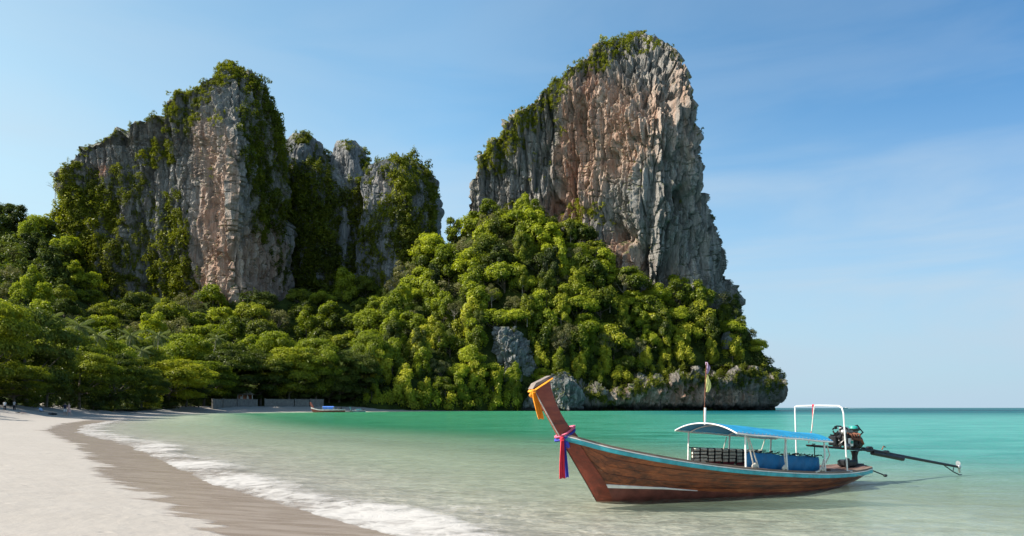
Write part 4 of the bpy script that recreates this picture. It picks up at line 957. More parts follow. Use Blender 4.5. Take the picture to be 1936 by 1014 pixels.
# ------------------------------------------------------------------ materials of the boat
def wood_fn(a, b, c, worn=0.25, rough=0.5, sx=0.5):
    def fn(t):
        v = t.coords((sx, 5, 5)); oi = t.n('ShaderNodeObjectInfo').outputs['Random']
        g = t.noise(v, 2.2, 8, 0.68, 1.2); g2 = t.noise(t.coords((0.7, 1.9, 1.9)), 1.5, 6, 0.70)
        f = t.math('ADD', t.math('MULTIPLY', g, 0.50), t.math('MULTIPLY', g2, 0.52))
        f = t.math('ADD', f, t.math('MULTIPLY', t.math('SUBTRACT', oi, 0.5), 0.16))
        col = t.ramp(f, [(0.36, a), (0.53, b), (0.70, c)])
        wn = t.remap(t.noise(t.coords((0.8, 3.5, 3.5)), 3.4, 7, 0.72), 0.60, 0.72)
        col = t.mix(t.math('MULTIPLY', wn, worn), col, (0.36, 0.29, 0.22))
        dk = t.remap(t.noise(t.coords((0.5, 2.5, 2.5)), 1.7, 6, 0.7), 0.56, 0.70)
        col = t.mix(t.math('MULTIPLY', dk, 0.75), col, (0.030, 0.016, 0.010))
        return principled(t, Base_Color=col, Roughness=t.remap(g, 0.3, 0.7, rough-0.12, rough+0.15), Specular_IOR_Level=0.5, Normal=t.bump(g, 0.45, 0.012))
    return fn
M['plank'] = material('varnished hull wood', wood_fn((0.055, 0.015, 0.007), (0.27, 0.072, 0.024), (0.52, 0.185, 0.062), 0.30, 0.40))
M['stem'] = material('red brown prow wood', wood_fn((0.085, 0.014, 0.007), (0.205, 0.034, 0.016), (0.31, 0.072, 0.036), 0.18, 0.50))
M['deck'] = material('deck wood', wood_fn((0.085, 0.045, 0.035), (0.15, 0.085, 0.066), (0.24, 0.155, 0.12), 0.3, 0.65))
M['cap'] = material('weathered rail wood', wood_fn((0.12, 0.075, 0.055), (0.22, 0.15, 0.115), (0.36, 0.27, 0.22), 0.35, 0.7))
M['greywood'] = material('grey weathered wood', wood_fn((0.13, 0.105, 0.09), (0.22, 0.18, 0.155), (0.33, 0.28, 0.25), 0.1, 0.8))
M['maroon'] = m_plain('maroon bottom paint', (0.135, 0.040, 0.030), 0.5, 0, 0.25, 3.0)
M['whitepaint'] = m_plain('white paint', (0.74, 0.73, 0.70), 0.45, 0, 0.08, 4.0)
M['turq'] = m_plain('turquoise paint', (0.045, 0.360, 0.405), 0.4, 0, 0.16, 4.0)
M['pipe'] = m_plain('white painted pipe', (0.76, 0.75, 0.72), 0.35, 0, 0.08, 5.0)
M['black'] = m_plain('black metal', (0.018, 0.018, 0.020), 0.42, 0.3, 0.3, 8.0)
M['steel'] = m_plain('oily steel', (0.16, 0.15, 0.145), 0.38, 0.8, 0.3, 9.0)
M['alu'] = m_plain('bare aluminium', (0.55, 0.54, 0.53), 0.35, 0.9, 0.12, 9.0)
M['rust'] = m_plain('rusty iron', (0.16, 0.06, 0.035), 0.8, 0.2, 0.3, 8.0)
M['teal'] = m_plain('teal engine enamel', (0.02, 0.30, 0.25), 0.35, 0, 0.15, 8.0)
M['rope'] = m_plain('pale rope', (0.52, 0.48, 0.42), 0.9, 0, 0.15, 20.0)
M['strap'] = m_plain('black webbing', (0.012, 0.012, 0.013), 0.75, 0, 0.2, 15.0)
M['khaki'] = m_plain('khaki vest foam cover', (0.84, 0.79, 0.62), 0.9, 0, 0.15, 14.0)
M['redcloth'] = m_plain('red cloth', (0.60, 0.025, 0.055), 0.8, 0, 0.12, 5.0, 0.3)
M['bluecloth'] = m_plain('royal blue cloth', (0.045, 0.055, 0.40), 0.8, 0, 0.15, 5.0, 0.3)
M['pinkcloth'] = m_plain('pink cloth', (0.62, 0.12, 0.20), 0.8, 0, 0.12, 5.0, 0.3)
M['orange'] = m_plain('orange cloth', (0.85, 0.30, 0.012), 0.8, 0, 0.08, 5.0, 0.3)
def tarp_fn(col):
    def fn(t):
        n1 = t.noise(t.coords((1, 1, 1)), 2.2, 5, 0.6); n2 = t.noise(t.coords((1, 1, 1)), 9, 4, 0.6)
        c_ = t.mix(t.remap(n1, 0.3, 0.7), tuple(q*0.82 for q in col), tuple(min(1, q*1.15) for q in col))
        p = principled(t, Base_Color=c_, Roughness=0.55, Normal=t.bump(t.math('ADD', n1, t.math('MULTIPLY', n2, 0.25)), 0.45, 0.06))
        tr = t.n('ShaderNodeBsdfTranslucent', None, Color=c_).outputs[0]
        return t.n('ShaderNodeMixShader', None, Fac=0.22, i1=p, i2=tr).outputs[0]
    return fn
M['tarp'] = material('blue tarpaulin', tarp_fn((0.014, 0.290, 0.53)))
M['tarpd'] = material('deep blue tarpaulin', tarp_fn((0.010, 0.175, 0.40)))
M['yellowflag'] = material('pale yellow flag', tarp_fn((0.75, 0.72, 0.28)))
M['lilacflag'] = material('lilac and white flag', tarp_fn((0.52, 0.38, 0.55)))

# ------------------------------------------------------------------ the moored long-tail boat (local axes: +X aft, -Y towards the photographer, Z up)
BA = (1.922, 15.424); BROT = math.atan2(.434, .901)
GUN = [(-0.99, 1.50, 0.05), (-0.73, 1.43, 0.20), (-0.12, 1.25, 0.50), (0.5, 1.11, 0.71), (1.06, 1.0, 0.85), (2.45, 0.78, 1.0), (3.43, 0.66, 1.05), (4.93, 0.52, 1.03), (6.55, 0.42, 0.90), (7.6, 0.41, 0.74), (8.2, 0.43, 0.58), (8.5, 0.45, 0.40), (8.58, 0.455, 0.20)]
KEEL = [(-0.99, 1.44), (-0.85, 1.27), (-0.5, 0.745), (-0.25, 0.365), (-0.02, 0.0), (0.10, -0.03), (0.5, -0.08), (1.2, -0.13), (6.0, -0.15), (7.4, -0.08), (8.2, 0.04), (8.58, 0.14)]
EXPO = [(-1, 0.95), (0, 0.72), (0.7, 0.55), (1.5, 0.40), (3.4, 0.18), (5, 0.12), (6.5, 0.22), (7.6, 0.45), (8.2, 0.6), (8.58, 0.7)]
def cub(tab, k):
    xs = np.array([q[0] for q in tab]); ys = np.array([q[k] for q in tab])
    g = np.gradient(ys, xs)
    def f(s):
        s = np.clip(np.asarray(s, float), xs[0], xs[-1]); i = np.clip(np.searchsorted(xs, s)-1, 0, len(xs)-2)
        h_ = xs[i+1]-xs[i]; u = (s-xs[i])/h_
        return (2*u**3-3*u**2+1)*ys[i]+(u**3-2*u**2+u)*h_*g[i]+(-2*u**3+3*u**2)*ys[i+1]+(u**3-u**2)*h_*g[i+1]
    return f
gz, gb, kz, ex = cub(GUN, 1), cub(GUN, 2), (lambda s: np.interp(s, [q[0] for q in KEEL], [q[1] for q in KEEL])), (lambda s: np.interp(s, [q[0] for q in EXPO], [q[1] for q in EXPO]))
def hullp(s, v, side, off=0.0):
    """point on the hull at station s, v 0 keel .. 1 gunwale; side -1 = near"""
    z_ = kz(s)+(gz(s)-kz(s))*v; b_ = gb(s)*max(v, 0)**ex(s)
    e = 1e-3; v2 = min(1, v+0.02); dz = (gz(s)-kz(s))*(v2-v+1e-6); db = gb(s)*v2**ex(s)-b_
    n = Vector((0, dz, -db)); n = n.normalized() if n.length > 0 else Vector((0, 1, 0))
    return Vector((float(s), float(side*(b_+off*n.y)), float(z_+off*n.z)))
boat = thing('longtail_boat', 'wooden long-tail boat with blue canopy and tall red prow moored at the shore', 'boat', (BA[0], BA[1], 0.0), BROT)
ST = np.concatenate([np.linspace(-0.985, 0.6, 26), np.linspace(0.75, 8.0, 50), np.linspace(8.08, 8.57, 10)])
VV = np.array([0, .01, .03, .07, .13, .2, .3, .42, .55, .7, .85, 1.0])
m = MB()
for side in (-1, 1): m.grid([[hullp(s, v, side, -0.012) for v in VV] for s in ST])
m.grid([[hullp(8.57, v, -1, -0.035) for v in VV], [hullp(8.57, v, 1, -0.035) for v in VV]])
hull = m.build('hull', M['deck'], boat, True)
NB = 8
bounds = [0.004, .06, .16, .28, .41, .545, .68, .82, .985]
for side in (-1, 1):
    for k in range(NB):
        v0, v1 = bounds[k]+0.0022, bounds[k+1]-0.0022
        rows = []
        for s in ST[1:]:
            a, b_ = hullp(s, v0, side, -0.02), hullp(s, v0, side, -0.002)
            pr = [hullp(s, v0+(v1-v0)*q, side, 0.002+0.003*math.sin(k*2.1+s*0.8)) for q in (0.03, 0.2, 0.4, 0.6, 0.8, 0.97)]
            c, d = hullp(s, v1, side, -0.002), hullp(s, v1, side, -0.02)
            rows.append([a, b_]+pr+[c, d])
        mm = MB(); mm.grid(rows, closed=True)
        mm.add(rows[0], [tuple(range(10))]); mm.add(rows[-1], [tuple(range(10))])
        mm.build('plank', M['plank'], hull, True)
m = MB(); m.grid([[hullp(8.575, v, -1, 0.01) for v in VV], [hullp(8.60, v, 0, 0.0) for v in VV], [hullp(8.575, v, 1, 0.01) for v in VV]]); m.build('transom', M['plank'], hull, True)
# bottom paint and white boot stripe near the forefoot
zl = lambda s: float(np.interp(s, [-0.3, 0, 1.4, 2.2, 3.4, 5, 8], [0.36, 0.33, 0.27, 0.20, 0.10, 0.04, 0.03]))
def zv(s, z_): return float(np.clip((z_-kz(s))/(gz(s)-kz(s)), 0, 1))
ST2 = [s for s in ST if s > -0.24 and s < 8.3]
for side in (-1, 1):
    m = MB(); m.grid([[hullp(s, zv(s, kz(s)+(zl(s)-kz(s))*q), side, 0.016) for q in np.linspace(0, 1, 40)**1.5]+[hullp(s, zv(s, zl(s)+.001), side, 0.0)] for s in ST2]); m.build('bottom_paint', M['maroon'], hull, True)
    s3 = [s for s in ST2 if s < 2.3]
    m = MB()
    m.grid([[hullp(s, zv(s, zl(s)+w_), side, o_) for w_, o_ in ((-0.001, 0.0), (0.002, 0.020), (0.075*(1-max(0, s)/2.35)+0.004, 0.020), (0.076*(1-max(0, s)/2.35)+0.006, 0.0))] for s in s3]); m.build('white_stripe', M['whitepaint'], hull)
# stem panel following the bow, both sides
for side in (-1, 1):
    rows = []
    for z_ in np.linspace(0.0, 1.42, 18):
        s0 = float(np.interp(z_, [0, .365, .745, 1.27, 1.44], [-0.02, -.25, -.5, -.85, -.985])); w = 0.34-0.06*z_
        r_ = []
        for q in (0.0, 0.2, 0.5, 0.8, 1.0):
            s = s0+w*q; r_.append(hullp(s, zv(s, z_), side, 0.030))
        s = s0+w+0.006; r_.append(hullp(s, zv(s, z_), side, 0.002)); rows.append(r_)
    m = MB(); m.grid(rows); m.build('stem_panel', M['stem'], boat, True)
# prow board: a curved plank standing up from the stem
fr_ = [(-0.80, 1.20), (-0.985, 1.44), (-1.08, 1.56), (-1.26, 1.86), (-1.45, 2.15), (-1.63, 2.42), (-1.68, 2.50)]
bk_ = [(-0.42, 1.30), (-0.60, 1.55), (-0.76, 1.70), (-0.93, 1.93), (-1.08, 2.20), (-1.20, 2.52), (-1.25, 2.75)]
def dens(tab, n):
    a = np.array(tab); tt = np.linspace(0, 1, len(a)); q = np.linspace(0, 1, n)
    return np.stack([cub(list(zip(tt, a[:, 0])), 1)(q), cub(list(zip(tt, a[:, 1])), 1)(q)], -1)
fr2, bk2 = dens(fr_, 22), dens(bk_, 22)
rows = []
for i in range(22):
    h_ = 0.075+0.045*math.exp(-i/3.0); f_, b_ = fr2[i], bk2[i]; r_ = []
    for q, wd in ((0, .35), (.06, .85), (.3, 1), (.7, 1), (.94, .85), (1, .35)): r_.append((f_[0]+(b_[0]-f_[0])*q, -h_*wd, f_[1]+(b_[1]-f_[1])*q))
    for q, wd in ((1, .35), (.94, .85), (.7, 1), (.3, 1), (.06, .85), (0, .35)): r_.append((f_[0]+(b_[0]-f_[0])*q, h_*wd, f_[1]+(b_[1]-f_[1])*q))
    rows.append(r_)
m = MB(); m.grid(rows, closed=True); m.add(rows[-1], [tuple(range(12))]); m.build('prow', M['stem'], boat, True)
m = MB(); m.prism([(-1.70, 2.495), (-1.235, 2.745), (-1.255, 2.79), (-1.62, 2.62)], -0.11, 0.11); m.build('prow_cap', M['greywood'], boat)
m = MB()
for dy in (-0.085, -0.10): m.tube([(-1.64, dy, 2.44), (-1.50, dy-.02, 2.20), (-1.20+dy*.1, dy-.02, 1.73), (-1.03, dy, 1.47)], 0.010, 6)
m.build('prow_line', M['rope'], boat)
# rub rail, white edge, cap rail
ST3 = [s for s in ST if s > -1.0]
for side in (-1, 1):
    def railrow(s, prof):
        b_, g_ = float(gb(s)), float(gz(s)); return [(float(s), side*(b_+a), g_+z_) for a, z_ in prof]
    m = MB(); R_ = [railrow(s, ((-.01, -.105), (.035, -.105), (.045, -.095), (.045, -.022), (.035, -.012), (-.01, -.012))) for s in ST3]; m.grid(R_, True); m.add(R_[0], [tuple(range(6))]); m.build('rub_rail', M['turq'], boat, False)
    m = MB(); R_ = [railrow(s, ((-.01, -.010), (.048, -.010), (.048, .012), (-.01, .012))) for s in ST3]; m.grid(R_, True); m.build('white_edge', M['whitepaint'], boat)
    m = MB(); R_ = []
    for s in ST3:
        b_, g_ = float(gb(s)), float(gz(s)); w = min(0.17, b_*0.8); R_.append([(float(s), side*(b_+.03), g_+.014), (float(s), side*(b_+.03), g_+.055), (float(s), side*(b_-w), g_+.060), (float(s), side*(b_-w), g_-.05)])
    m.grid(R_, True); m.build('cap_rail', M['cap'], boat)
m = MB(); R_ = []
for a in np.linspace(-90, 90, 13):
    cx, cy = math.cos(R(a)), math.sin(R(a)); R_.append([(8.50+0.13*cx, 0.40*cy, .37), (8.56+0.13*cx, .44*cy, .38), (8.56+.13*cx, .44*cy, .455), (8.50+.13*cx, .40*cy, .455)])
m.grid(R_, True); m.build('stern_rail', M['turq'], boat)
# floor boards, thwarts and stern deck
m0 = bpy.data.objects.new('floor', None); link(m0); m0.parent = boat
for k in range(7):
    y = -0.66+k*0.22; m = MB(); R_ = []
    for s in np.linspace(0.6, 6.5, 24):
        w = min(0.105, 0.105); lim = max(0.04, float(gb(s))*(.30/float(gz(s)-kz(s)))**float(ex(s))*0.90-.03); yy0, yy1 = np.clip([y-w, y+w], -lim, lim)
        zz = float(kz(s))+0.30+0.004*(k % 2); R_.append([(s, yy0, zz), (s, yy1, zz), (s, yy1, zz+.02), (s, yy0, zz+.02)])
    m.grid(R_, True); m.build('floorboard', M['deck'], m0)
for s in (0.75, 1.6, 2.5):
    m = MB(); w = float(gb(s))-.12; m.rbox((s, 0, float(gz(s))-.16), (.24, 2*w, .04)); m.build('thwart', M['cap'], boat)
m0 = bpy.data.objects.new('foredeck', None); link(m0); m0.parent = boat
for k in range(5):
    m = MB(); R_ = []
    for s in np.linspace(-0.82, 0.35, 12):
        w = max(0.02, float(gb(s))-.05); y0_ = -w+2*w*k/5+.004; y1_ = -w+2*w*(k+1)/5-.004; zz = float(gz(s))-.045-.002*(k % 2)
        R_.append([(s, y0_, zz), (s, y1_, zz), (s, y1_, zz-.03), (s, y0_, zz-.03)])
    m.grid(R_, True); m.build('deck_plank', M['deck'], m0)
m0 = bpy.data.objects.new('stern_deck', None); link(m0); m0.parent = boat
for k in range(7):
    m = MB(); R_ = []
    for s in np.linspace(6.5, 8.5, 16):
        w = max(0.05, float(gb(s))-.10); y0_ = -w+2*w*k/7+.005; y1_ = -w+2*w*(k+1)/7-.005; zz = float(gz(s))-.02+.10*(s-6.5)/2-.003*(k % 2)
        R_.append([(s, y0_, zz), (s, y1_, zz), (s, y1_, zz-.03), (s, y0_, zz-.03)])
    m.grid(R_, True); m.build('deck_plank', M['deck'], m0)
m = MB(); m.rbox((6.55, 0, .42), (.05, 1.5, .22)); m.build('bulkhead', M['deck'], boat)

# canopy: pipe frame with a blue tarpaulin laced over three hoops
def roofz(s, y): return 1.52-.083*(s-3.2)+0.205*(1-(abs(y)/1.08)**2.2)*(1-.15*(s-3.2)/3.2)
canopy = bpy.data.objects.new('canopy', None); link(canopy); canopy.parent = boat
ys = np.linspace(-1.08, 1.08, 19); ss = np.linspace(3.06, 6.42, 22)
def cpt(s, y, dz=0):
    sag = -0.012*math.sin((s-3.06)/3.36*math.pi*3)**2; return (s+(0.10*(1-(abs(y)/1.08)**2) if s > 6.3 else 0), y*(1-.045*(s-3.2)), roofz(s, y)+sag+dz)
m = MB(); G1 = [[cpt(s, y, .012) for y in ys] for s in ss]; G2 = [[cpt(s, y, .004) for y in ys] for s in ss]
m.grid(G1); m.grid(G2); m.build('roof_tarp', M['tarp'], canopy, True)
for s in (3.06, 3.52, 4.76, 6.42):
    m = MB(); m.tube([cpt(s, y, -.018) for y in ys], 0.017, 8); m.build('hoop', M['pipe'], canopy, True)
for sd2 in (-1, 1):
    m = MB(); m.tube([cpt(s, sd2*1.08, -.02) for s in ss], 0.020, 8); m.build('eave_pipe', M['pipe'], canopy, True)
    m = MB()
    for k in range(26):
        s = 3.1+k*.128; a = cpt(s, sd2*1.08, -.045); b_ = cpt(s+.07, sd2*1.05, .022); m.tube([a, b_], .007, 4)
    m.build('lacing', M['rope'], canopy)
for s, zt, zb in ((3.42, 1.50, .70), (4.76, 1.40, .56), (6.18, 1.27, .46)):
    for sd2 in (-1, 1):
        y = sd2*(float(gb(s))-.04); yt = sd2*1.0*(1-.045*(s-3.2))
        m = MB(); m.tube([(s, y, zb), (s, (y+yt)/2, (zt+zb)/2), (s, yt, zt)], .022, 10); m.build('post', M['pipe'], canopy, True)
        m = MB(); m.rbox((s, y, zb-.005), (.12, .12, .02)); m.build('post_foot', M['pipe'], canopy)
m = MB(); m.tube([(3.42, 1.0, 1.07), (4.76, .99, 1.00), (6.05, .93, .93)], .014, 6); m.build('hand_line', M['strap'], canopy)
# blue side curtain hung between the near posts
m = MB(); G = []
for s in np.linspace(3.58, 6.12, 40):
    row = []
    for q in np.linspace(0, 1, 12):
        zt = np.interp(s, [3.58, 3.72, 4.6, 6.12], [.96, 1.05, .97, .86])+.012*math.sin(s*9)-(0.02 if abs(s-4.76) < .06 else 0); zb = np.interp(s, [3.58, 6.12], [.60, .44])
        bul = (.045*math.sin(math.pi*q)+.012*math.sin(s*11+q*3)*q+.010*math.sin(s*23+q*5))*min(1, (s-3.5)*5)*(0.6 if abs(s-4.76) < .07 else 1)
        row.append((s, -(.80*np.interp(s, [3.5, 6.2], [1.05, .93])+bul), zt+(zb-zt)*q))
    G.append(row)
m.grid(G); m.grid([[(a, b_+.012, c) for a, b_, c in r_] for r_ in G]); m.build('side_curtain', M['tarpd'], canopy, True)
m = MB()
for k in range(60):
    s = 3.75+k*.04; z_ = np.interp(s, [3.58, 3.72, 4.6, 6.12], [.96, 1.05, .97, .86])+rng.uniform(0, .05); m.tube([(s, -.84+rng.uniform(-.05, .05), z_), (s+rng.uniform(.03, .1), -.84+rng.uniform(-.05, .05), z_+rng.uniform(-.03, .03))], .012, 4)
m.build('curtain_rope', M['strap'], canopy)
def lash(name, pts, r_=.016, mat='rope'):
    m = MB(); m.tube(pts, r_, 6); return m.build(name, M[mat], boat, True)
lash('lashing', [(3.46, -1.0, 1.44), (3.56, -.99, 1.15), (3.66, -1.0, .78), (3.72, -1.02, .68)])
lash('lashing', [(3.50, -1.02, 1.40), (3.72, -1.0, .95), (3.80, -1.03, .69)])
lash('lashing', [(4.72, -1.0, 1.32), (4.66, -.99, 1.0), (4.70, -1.0, .72), (4.60, -1.04, .60)])
lash('lashing', [(6.10, -.93, .80), (6.02, -.95, .65), (5.86, -.98, .52), (5.7, -1.0, .50)], .026)
lash('lashing', [(6.24, -.9, 1.16), (6.34, -.9, .9), (6.20, -.9, .72)])
lash('lashing', [(4.70, .98, 1.32), (4.58, .98, 1.0)], .012); lash('lashing', [(6.05, .95, 1.25), (5.92, .95, .95)], .012)
for s, y in ((3.70, -1.02), (4.66, -1.02), (6.06, -.94)):
    m = MB()
    for k in range(3): m.ball((s+.05*k-.05, y+.01*k, float(gz(s))+.10+.035*(k % 2)), (.05, .04, .05), 8, 6)
    m.build('rope_knot', M['rope'], boat, True)
# tall stern arch of white pipe with its lines
arch = [(7.11, -.80, .44), (7.02, -.815, 1.2), (6.93, -.83, 1.95), (6.91, -.80, 2.09), (6.92, -.70, 2.145), (6.98, 0, 2.155), (7.02, .74, 2.145), (7.02, .80, 2.12), (7.02, .80, 2.0), (7.02, .74, .44)]
m = MB(); m.tube(arch, .020, 10); m.build('stern_arch', M['pipe'], boat, True)
m = MB(); m.rbox((7.12, -.80, .455), (.26, .10, .02)); m.build('arch_foot', M['pipe'], boat)
lash('red_line', [(6.96, .16, 2.16), (6.95, .15, 1.6), (6.72, .08, 1.15)], .009, 'redcloth'); lash('stay_line', [(6.96, .10, 2.15), (6.75, -.02, 1.75), (6.62, -.1, 1.47)], .012)
m = MB(); m.ball((6.97, .15, 2.155), (.03, .04, .035)); m.build('red_knot', M['redcloth'], boat)
lash('guy_rope', [(7.12, -.83, .42), (7.7, -.82, .30), (8.2, -.70, .26)], .007)
# flag pole standing on the front hoop
m = MB(); m.tube([(3.10, .04, 1.70), (3.11, .04, 2.05)], .026, 8); m.tube([(3.11, .05, 1.75), (3.13, .05, 2.4), (3.18, .05, 3.20)], .011, 6); m.build('flag_pole', M['rust'], boat, True)
m = MB(); m.tube([(3.09, 0, 1.68), (3.095, 0, 2.10)], .026, 8); m.build('pole_sleeve', M['pipe'], boat, True)

# engine on its swivel post, with tiller and long propeller shaft
eng = bpy.data.objects.new('engine', None); link(eng); eng.parent = boat
def ebox(name, c, d, mat, b=.15, rot=-0.10):
    m = MB(); m.rbox(c, d, b, Matrix.Rotation(-rot, 3, 'Y')); return m.build(name, M[mat], eng)
ebox('engine_block', (8.12, 0, 1.22), (.52, .36, .36), 'black'); ebox('cylinder_head', (8.16, 0, 1.44), (.46, .28, .10), 'steel')
m = MB(); m.lathe([(.09, -.02), (.125, .0), (.125, .09), (.10, .12), (.03, .13)], (8.28, -.06, 1.47), 16); m.build('air_cleaner', M['teal'], eng, True)
m = MB(); m.lathe([(.16, -.03), (.17, -.01), (.17, .03), (.06, .045)], (8.30, -.04, 1.49), 16); m.build('air_cleaner_base', M['black'], eng, True)
ebox('rocker_cover', (8.0, 0, 1.53), (.26, .17, .08), 'alu', .3)
m = MB()
for k in range(4): m.tube([(7.96+.11*k, -.14, 1.40), (7.97+.11*k, -.25, 1.37), (8.0+.09*k, -.27, 1.24)], .028, 8)
m.tube([(7.98, -.27, 1.26), (8.35, -.27, 1.22), (8.46, -.24, 1.10)], .032, 8); m.build('exhaust_manifold', M['rust'], eng, True)
m = MB(); m.rbox((7.98, -.215, 1.16), (.19, .02, .22), .1); m.lathe([(.05, -.012), (.05, .012)], (7.99, -.232, 1.16), 14, Matrix.Rotation(R(90), 3, 'X')); m.build('side_plate', M['whitepaint'], eng)
m = MB(); m.lathe([(.045, -.01), (.045, .012), (.02, .013)], (7.99, -.248, 1.16), 14, Matrix.Rotation(R(90), 3, 'X')); m.build('plate_hub', M['teal'], eng)
for nm, c, r_ in (('crank_pulley', (7.72, 0, 1.10), .13), ('fan_pulley', (7.72, 0, 1.33), .10), ('alternator_pulley', (7.74, -.19, 1.28), .06)):
    m = MB(); m.lathe([(r_*.5, -.035), (r_, -.03), (r_*.86, 0), (r_, .03), (r_*.5, .035)], c, 18, Matrix.Rotation(R(90), 3, 'Y')); m.build(nm, M['steel'], eng, True)
fan = MB()
for k in range(6):
    a = k*math.pi/3; fan.add([(7.66, .03*math.cos(a+1.57), 1.33+.03*math.sin(a+1.57)), (7.63, .16*math.cos(a)-.04*math.sin(a), 1.33+.16*math.sin(a)+.04*math.cos(a)), (7.67, .16*math.cos(a)+.04*math.sin(a), 1.33+.16*math.sin(a)-.04*math.cos(a)), (7.68, -.03*math.cos(a+1.57), 1.33-.03*math.sin(a+1.57))], [(0, 1, 2, 3)])
fan.build('fan', M['black'], eng)
m = MB(); m.rbox((7.60, .05, 1.20), (.07, .24, .26), .3); m.build('radiator', M['black'], eng)
m = MB(); m.ball((7.84, -.22, 1.05), (.10, .09, .09), 10, 8); m.build('starter_motor', M['steel'], eng, True)
m = MB(); m.ball((7.72, -.20, 1.44), (.08, .07, .09), 10, 8); m.build('alternator', M['alu'], eng, True)
m = MB(); m.lathe([(.07, -.12), (.19, -.09), (.20, .02), (.12, .09)], (8.50, 0, 1.13), 16, Matrix.Rotation(R(96), 3, 'Y')); m.build('bell_housing', M['black'], eng, True)
for pts in ([(7.7, -.10, 1.50), (7.80, -.16, 1.58), (7.95, -.14, 1.52)], [(8.42, -.12, 1.30), (8.52, -.18, 1.42), (8.40, -.14, 1.55)], [(7.66, .1, 1.5), (7.7, .0, 1.6), (7.86, -.02, 1.585)], [(8.2, -.2, 1.0), (8.3, -.26, 1.12), (8.2, -.24, 1.3)], [(7.6, -.16, 1.1), (7.66, -.24, 1.2), (7.78, -.22, 1.36)]):
    m = MB(); m.tube(pts, .022, 6); m.build('hose', M['black'], eng, True)
m = MB(); m.tube([(8.40, .02, 1.56), (8.52, .0, 1.60), (8.58, -.02, 1.52)], .03, 8); m.tube([(7.62, -.05, 1.52), (7.60, -.05, 1.60)], .035, 8); m.build('filler_pipe', M['black'], eng, True)
for y in (-.17, .17):
    m = MB(); m.tube([(6.70, y*.5, 1.085), (7.5, y, 1.02), (8.9, y*.9, .90)], .030, 6); m.build('engine_rail', M['black'], eng)
m = MB(); m.tube([(6.55, 0, 1.10), (7.0, 0, 1.075), (7.6, 0, 1.02)], .022, 8); m.build('tiller', M['rust'], eng, True)
m = MB(); m.tube([(6.68, -.16, 1.135), (6.95, .16, 1.115)], .016, 6); m.tube([(6.85, 0, 1.08), (6.86, 0, .48)], .014, 6); m.build('tiller_bar', M['black'], eng, True)
m = MB(); m.lathe([(.11, -.24), (.085, -.20), (.07, .0), (.10, .12), (.13, .14)], (8.42, 0, .76), 14); m.rbox((8.42, 0, .53), (.34, .34, .05)); m.build('swivel_post', M['black'], eng, True)
m = MB(); m.rbox((8.05, -.05, .58), (.34, .40, .18), .2); m.rbox((7.88, -.2, .60), (.10, .08, .26), .2); m.build('battery_box', M['black'], eng)
m = MB()
for dy in (-.05, .03): m.tube([(8.75, dy, .955), (9.8, dy*.8, .80)], .030, 8)
m.rbox((9.02, 0, .93), (.16, .18, .16), .2); m.rbox((9.72, 0, .81), (.16, .16, .14), .2); m.build('drive_coupling', M['black'], eng)
m = MB(); m.tube([(8.75, 0, .955), (11.0, 0, .600), (13.05, 0, .285)], [.048, .044, .038], 10); m.build('propeller_shaft', M['black'], eng, True)
m = MB(); m.tube([(9.10, -.03, .83), (10.42, -.03, .615)], .066, 10); m.build('shaft_fairing', M['black'], eng, True)
m = MB(); m.tube([(9.55, 0, .90), (9.62, 0, 1.0), (9.7, 0, .97)], .016, 6); m.build('grease_cup', M['rust'], eng, True)
m = MB(); m.tube([(12.3, 0, .39), (12.8, 0, .15), (13.12, 0, .035), (13.22, 0, .04)], .016, 6); m.tube([(12.85, 0, .31), (12.80, 0, .15)], .012, 5); m.build('skeg', M['black'], eng, True)
prop = MB(); prop.lathe([(.02, -.08), (.05, -.06), (.05, .05), (.02, .09)], (13.08, 0, .28), 12, Matrix.Rotation(R(99), 3, 'Y')); pr = prop.build('propeller', M['alu'], eng, True)
for a0 in (80, 262):
    m = MB(); a = R(a0); ca, sa = math.cos(a), math.sin(a); ring = []
    for k in range(14):
        th = 2*math.pi*k/14; l = .105+.085*math.cos(th); w = .055*math.sin(th)
        for_ = w*.55; ring.append((13.08+for_, l*ca-w*sa, .28+l*sa+w*ca))
    m.add(ring, [tuple(range(14))]); m.add([(x+.012, y, z_) for x, y, z_ in ring], [tuple(range(14))]+[(i, (i+1) % 14, ((i+1) % 14)-14, i-14) for i in range(14)]); m.build('blade', M['alu'], pr)
m = MB(); m.tube([(8.55, -.40, .40), (8.9, -.52, .26)], .018, 6); m.ball((8.95, -.54, .24), (.06, .05, .04)); m.build('mooring_peg', M['black'], boat, True)

# life vests hanging in a row on the far hand line
def vest(s, red):
    root = thing('life_vest', None, 'life vest', (0, 0, 0), BROT, 'life vests hanging along the far side of the boat')
    zt = float(np.interp(s, [3.42, 4.76, 6.05], [1.07, 1.00, .93])); ca, sa = math.cos(BROT), math.sin(BROT)
    root.location = (BA[0]+s*ca-.97*sa, BA[1]+s*sa+.97*ca, zt)
    for x in (-.125, .125):
        m = MB()
        for k in range(4): m.rbox((x+.006*math.sin(k*2+s*9), -.045, -.045-.086*k), (.222, .085-.008*k, .084), .25)
        m.build('foam_panel', M['khaki'], root, True)
    m = MB(); m.rbox((0, .03, -.20), (.42, .05, .40), .3); m.build('back_panel', M['strap'], root, True)
    m = MB()
    for z_ in (-.088, -.174, -.26): m.box((0, -.056, z_), (.44, .062, .010))
    for x in (-.228, 0.0): m.box((x, -.050, -.19), (.014, .080, .38))
    m.build('strap', M['strap'], root)
    m = MB(); m.rbox((0, -.03, -.405), (.42, .07, .14), .3); m.build('lower_flap', M['redcloth2' if red else 'khaki'], root, True)
    return root
M['redcloth2'] = m_plain('maroon vest cloth', (0.20, 0.02, 0.03), 0.85, 0, 0.15, 10)
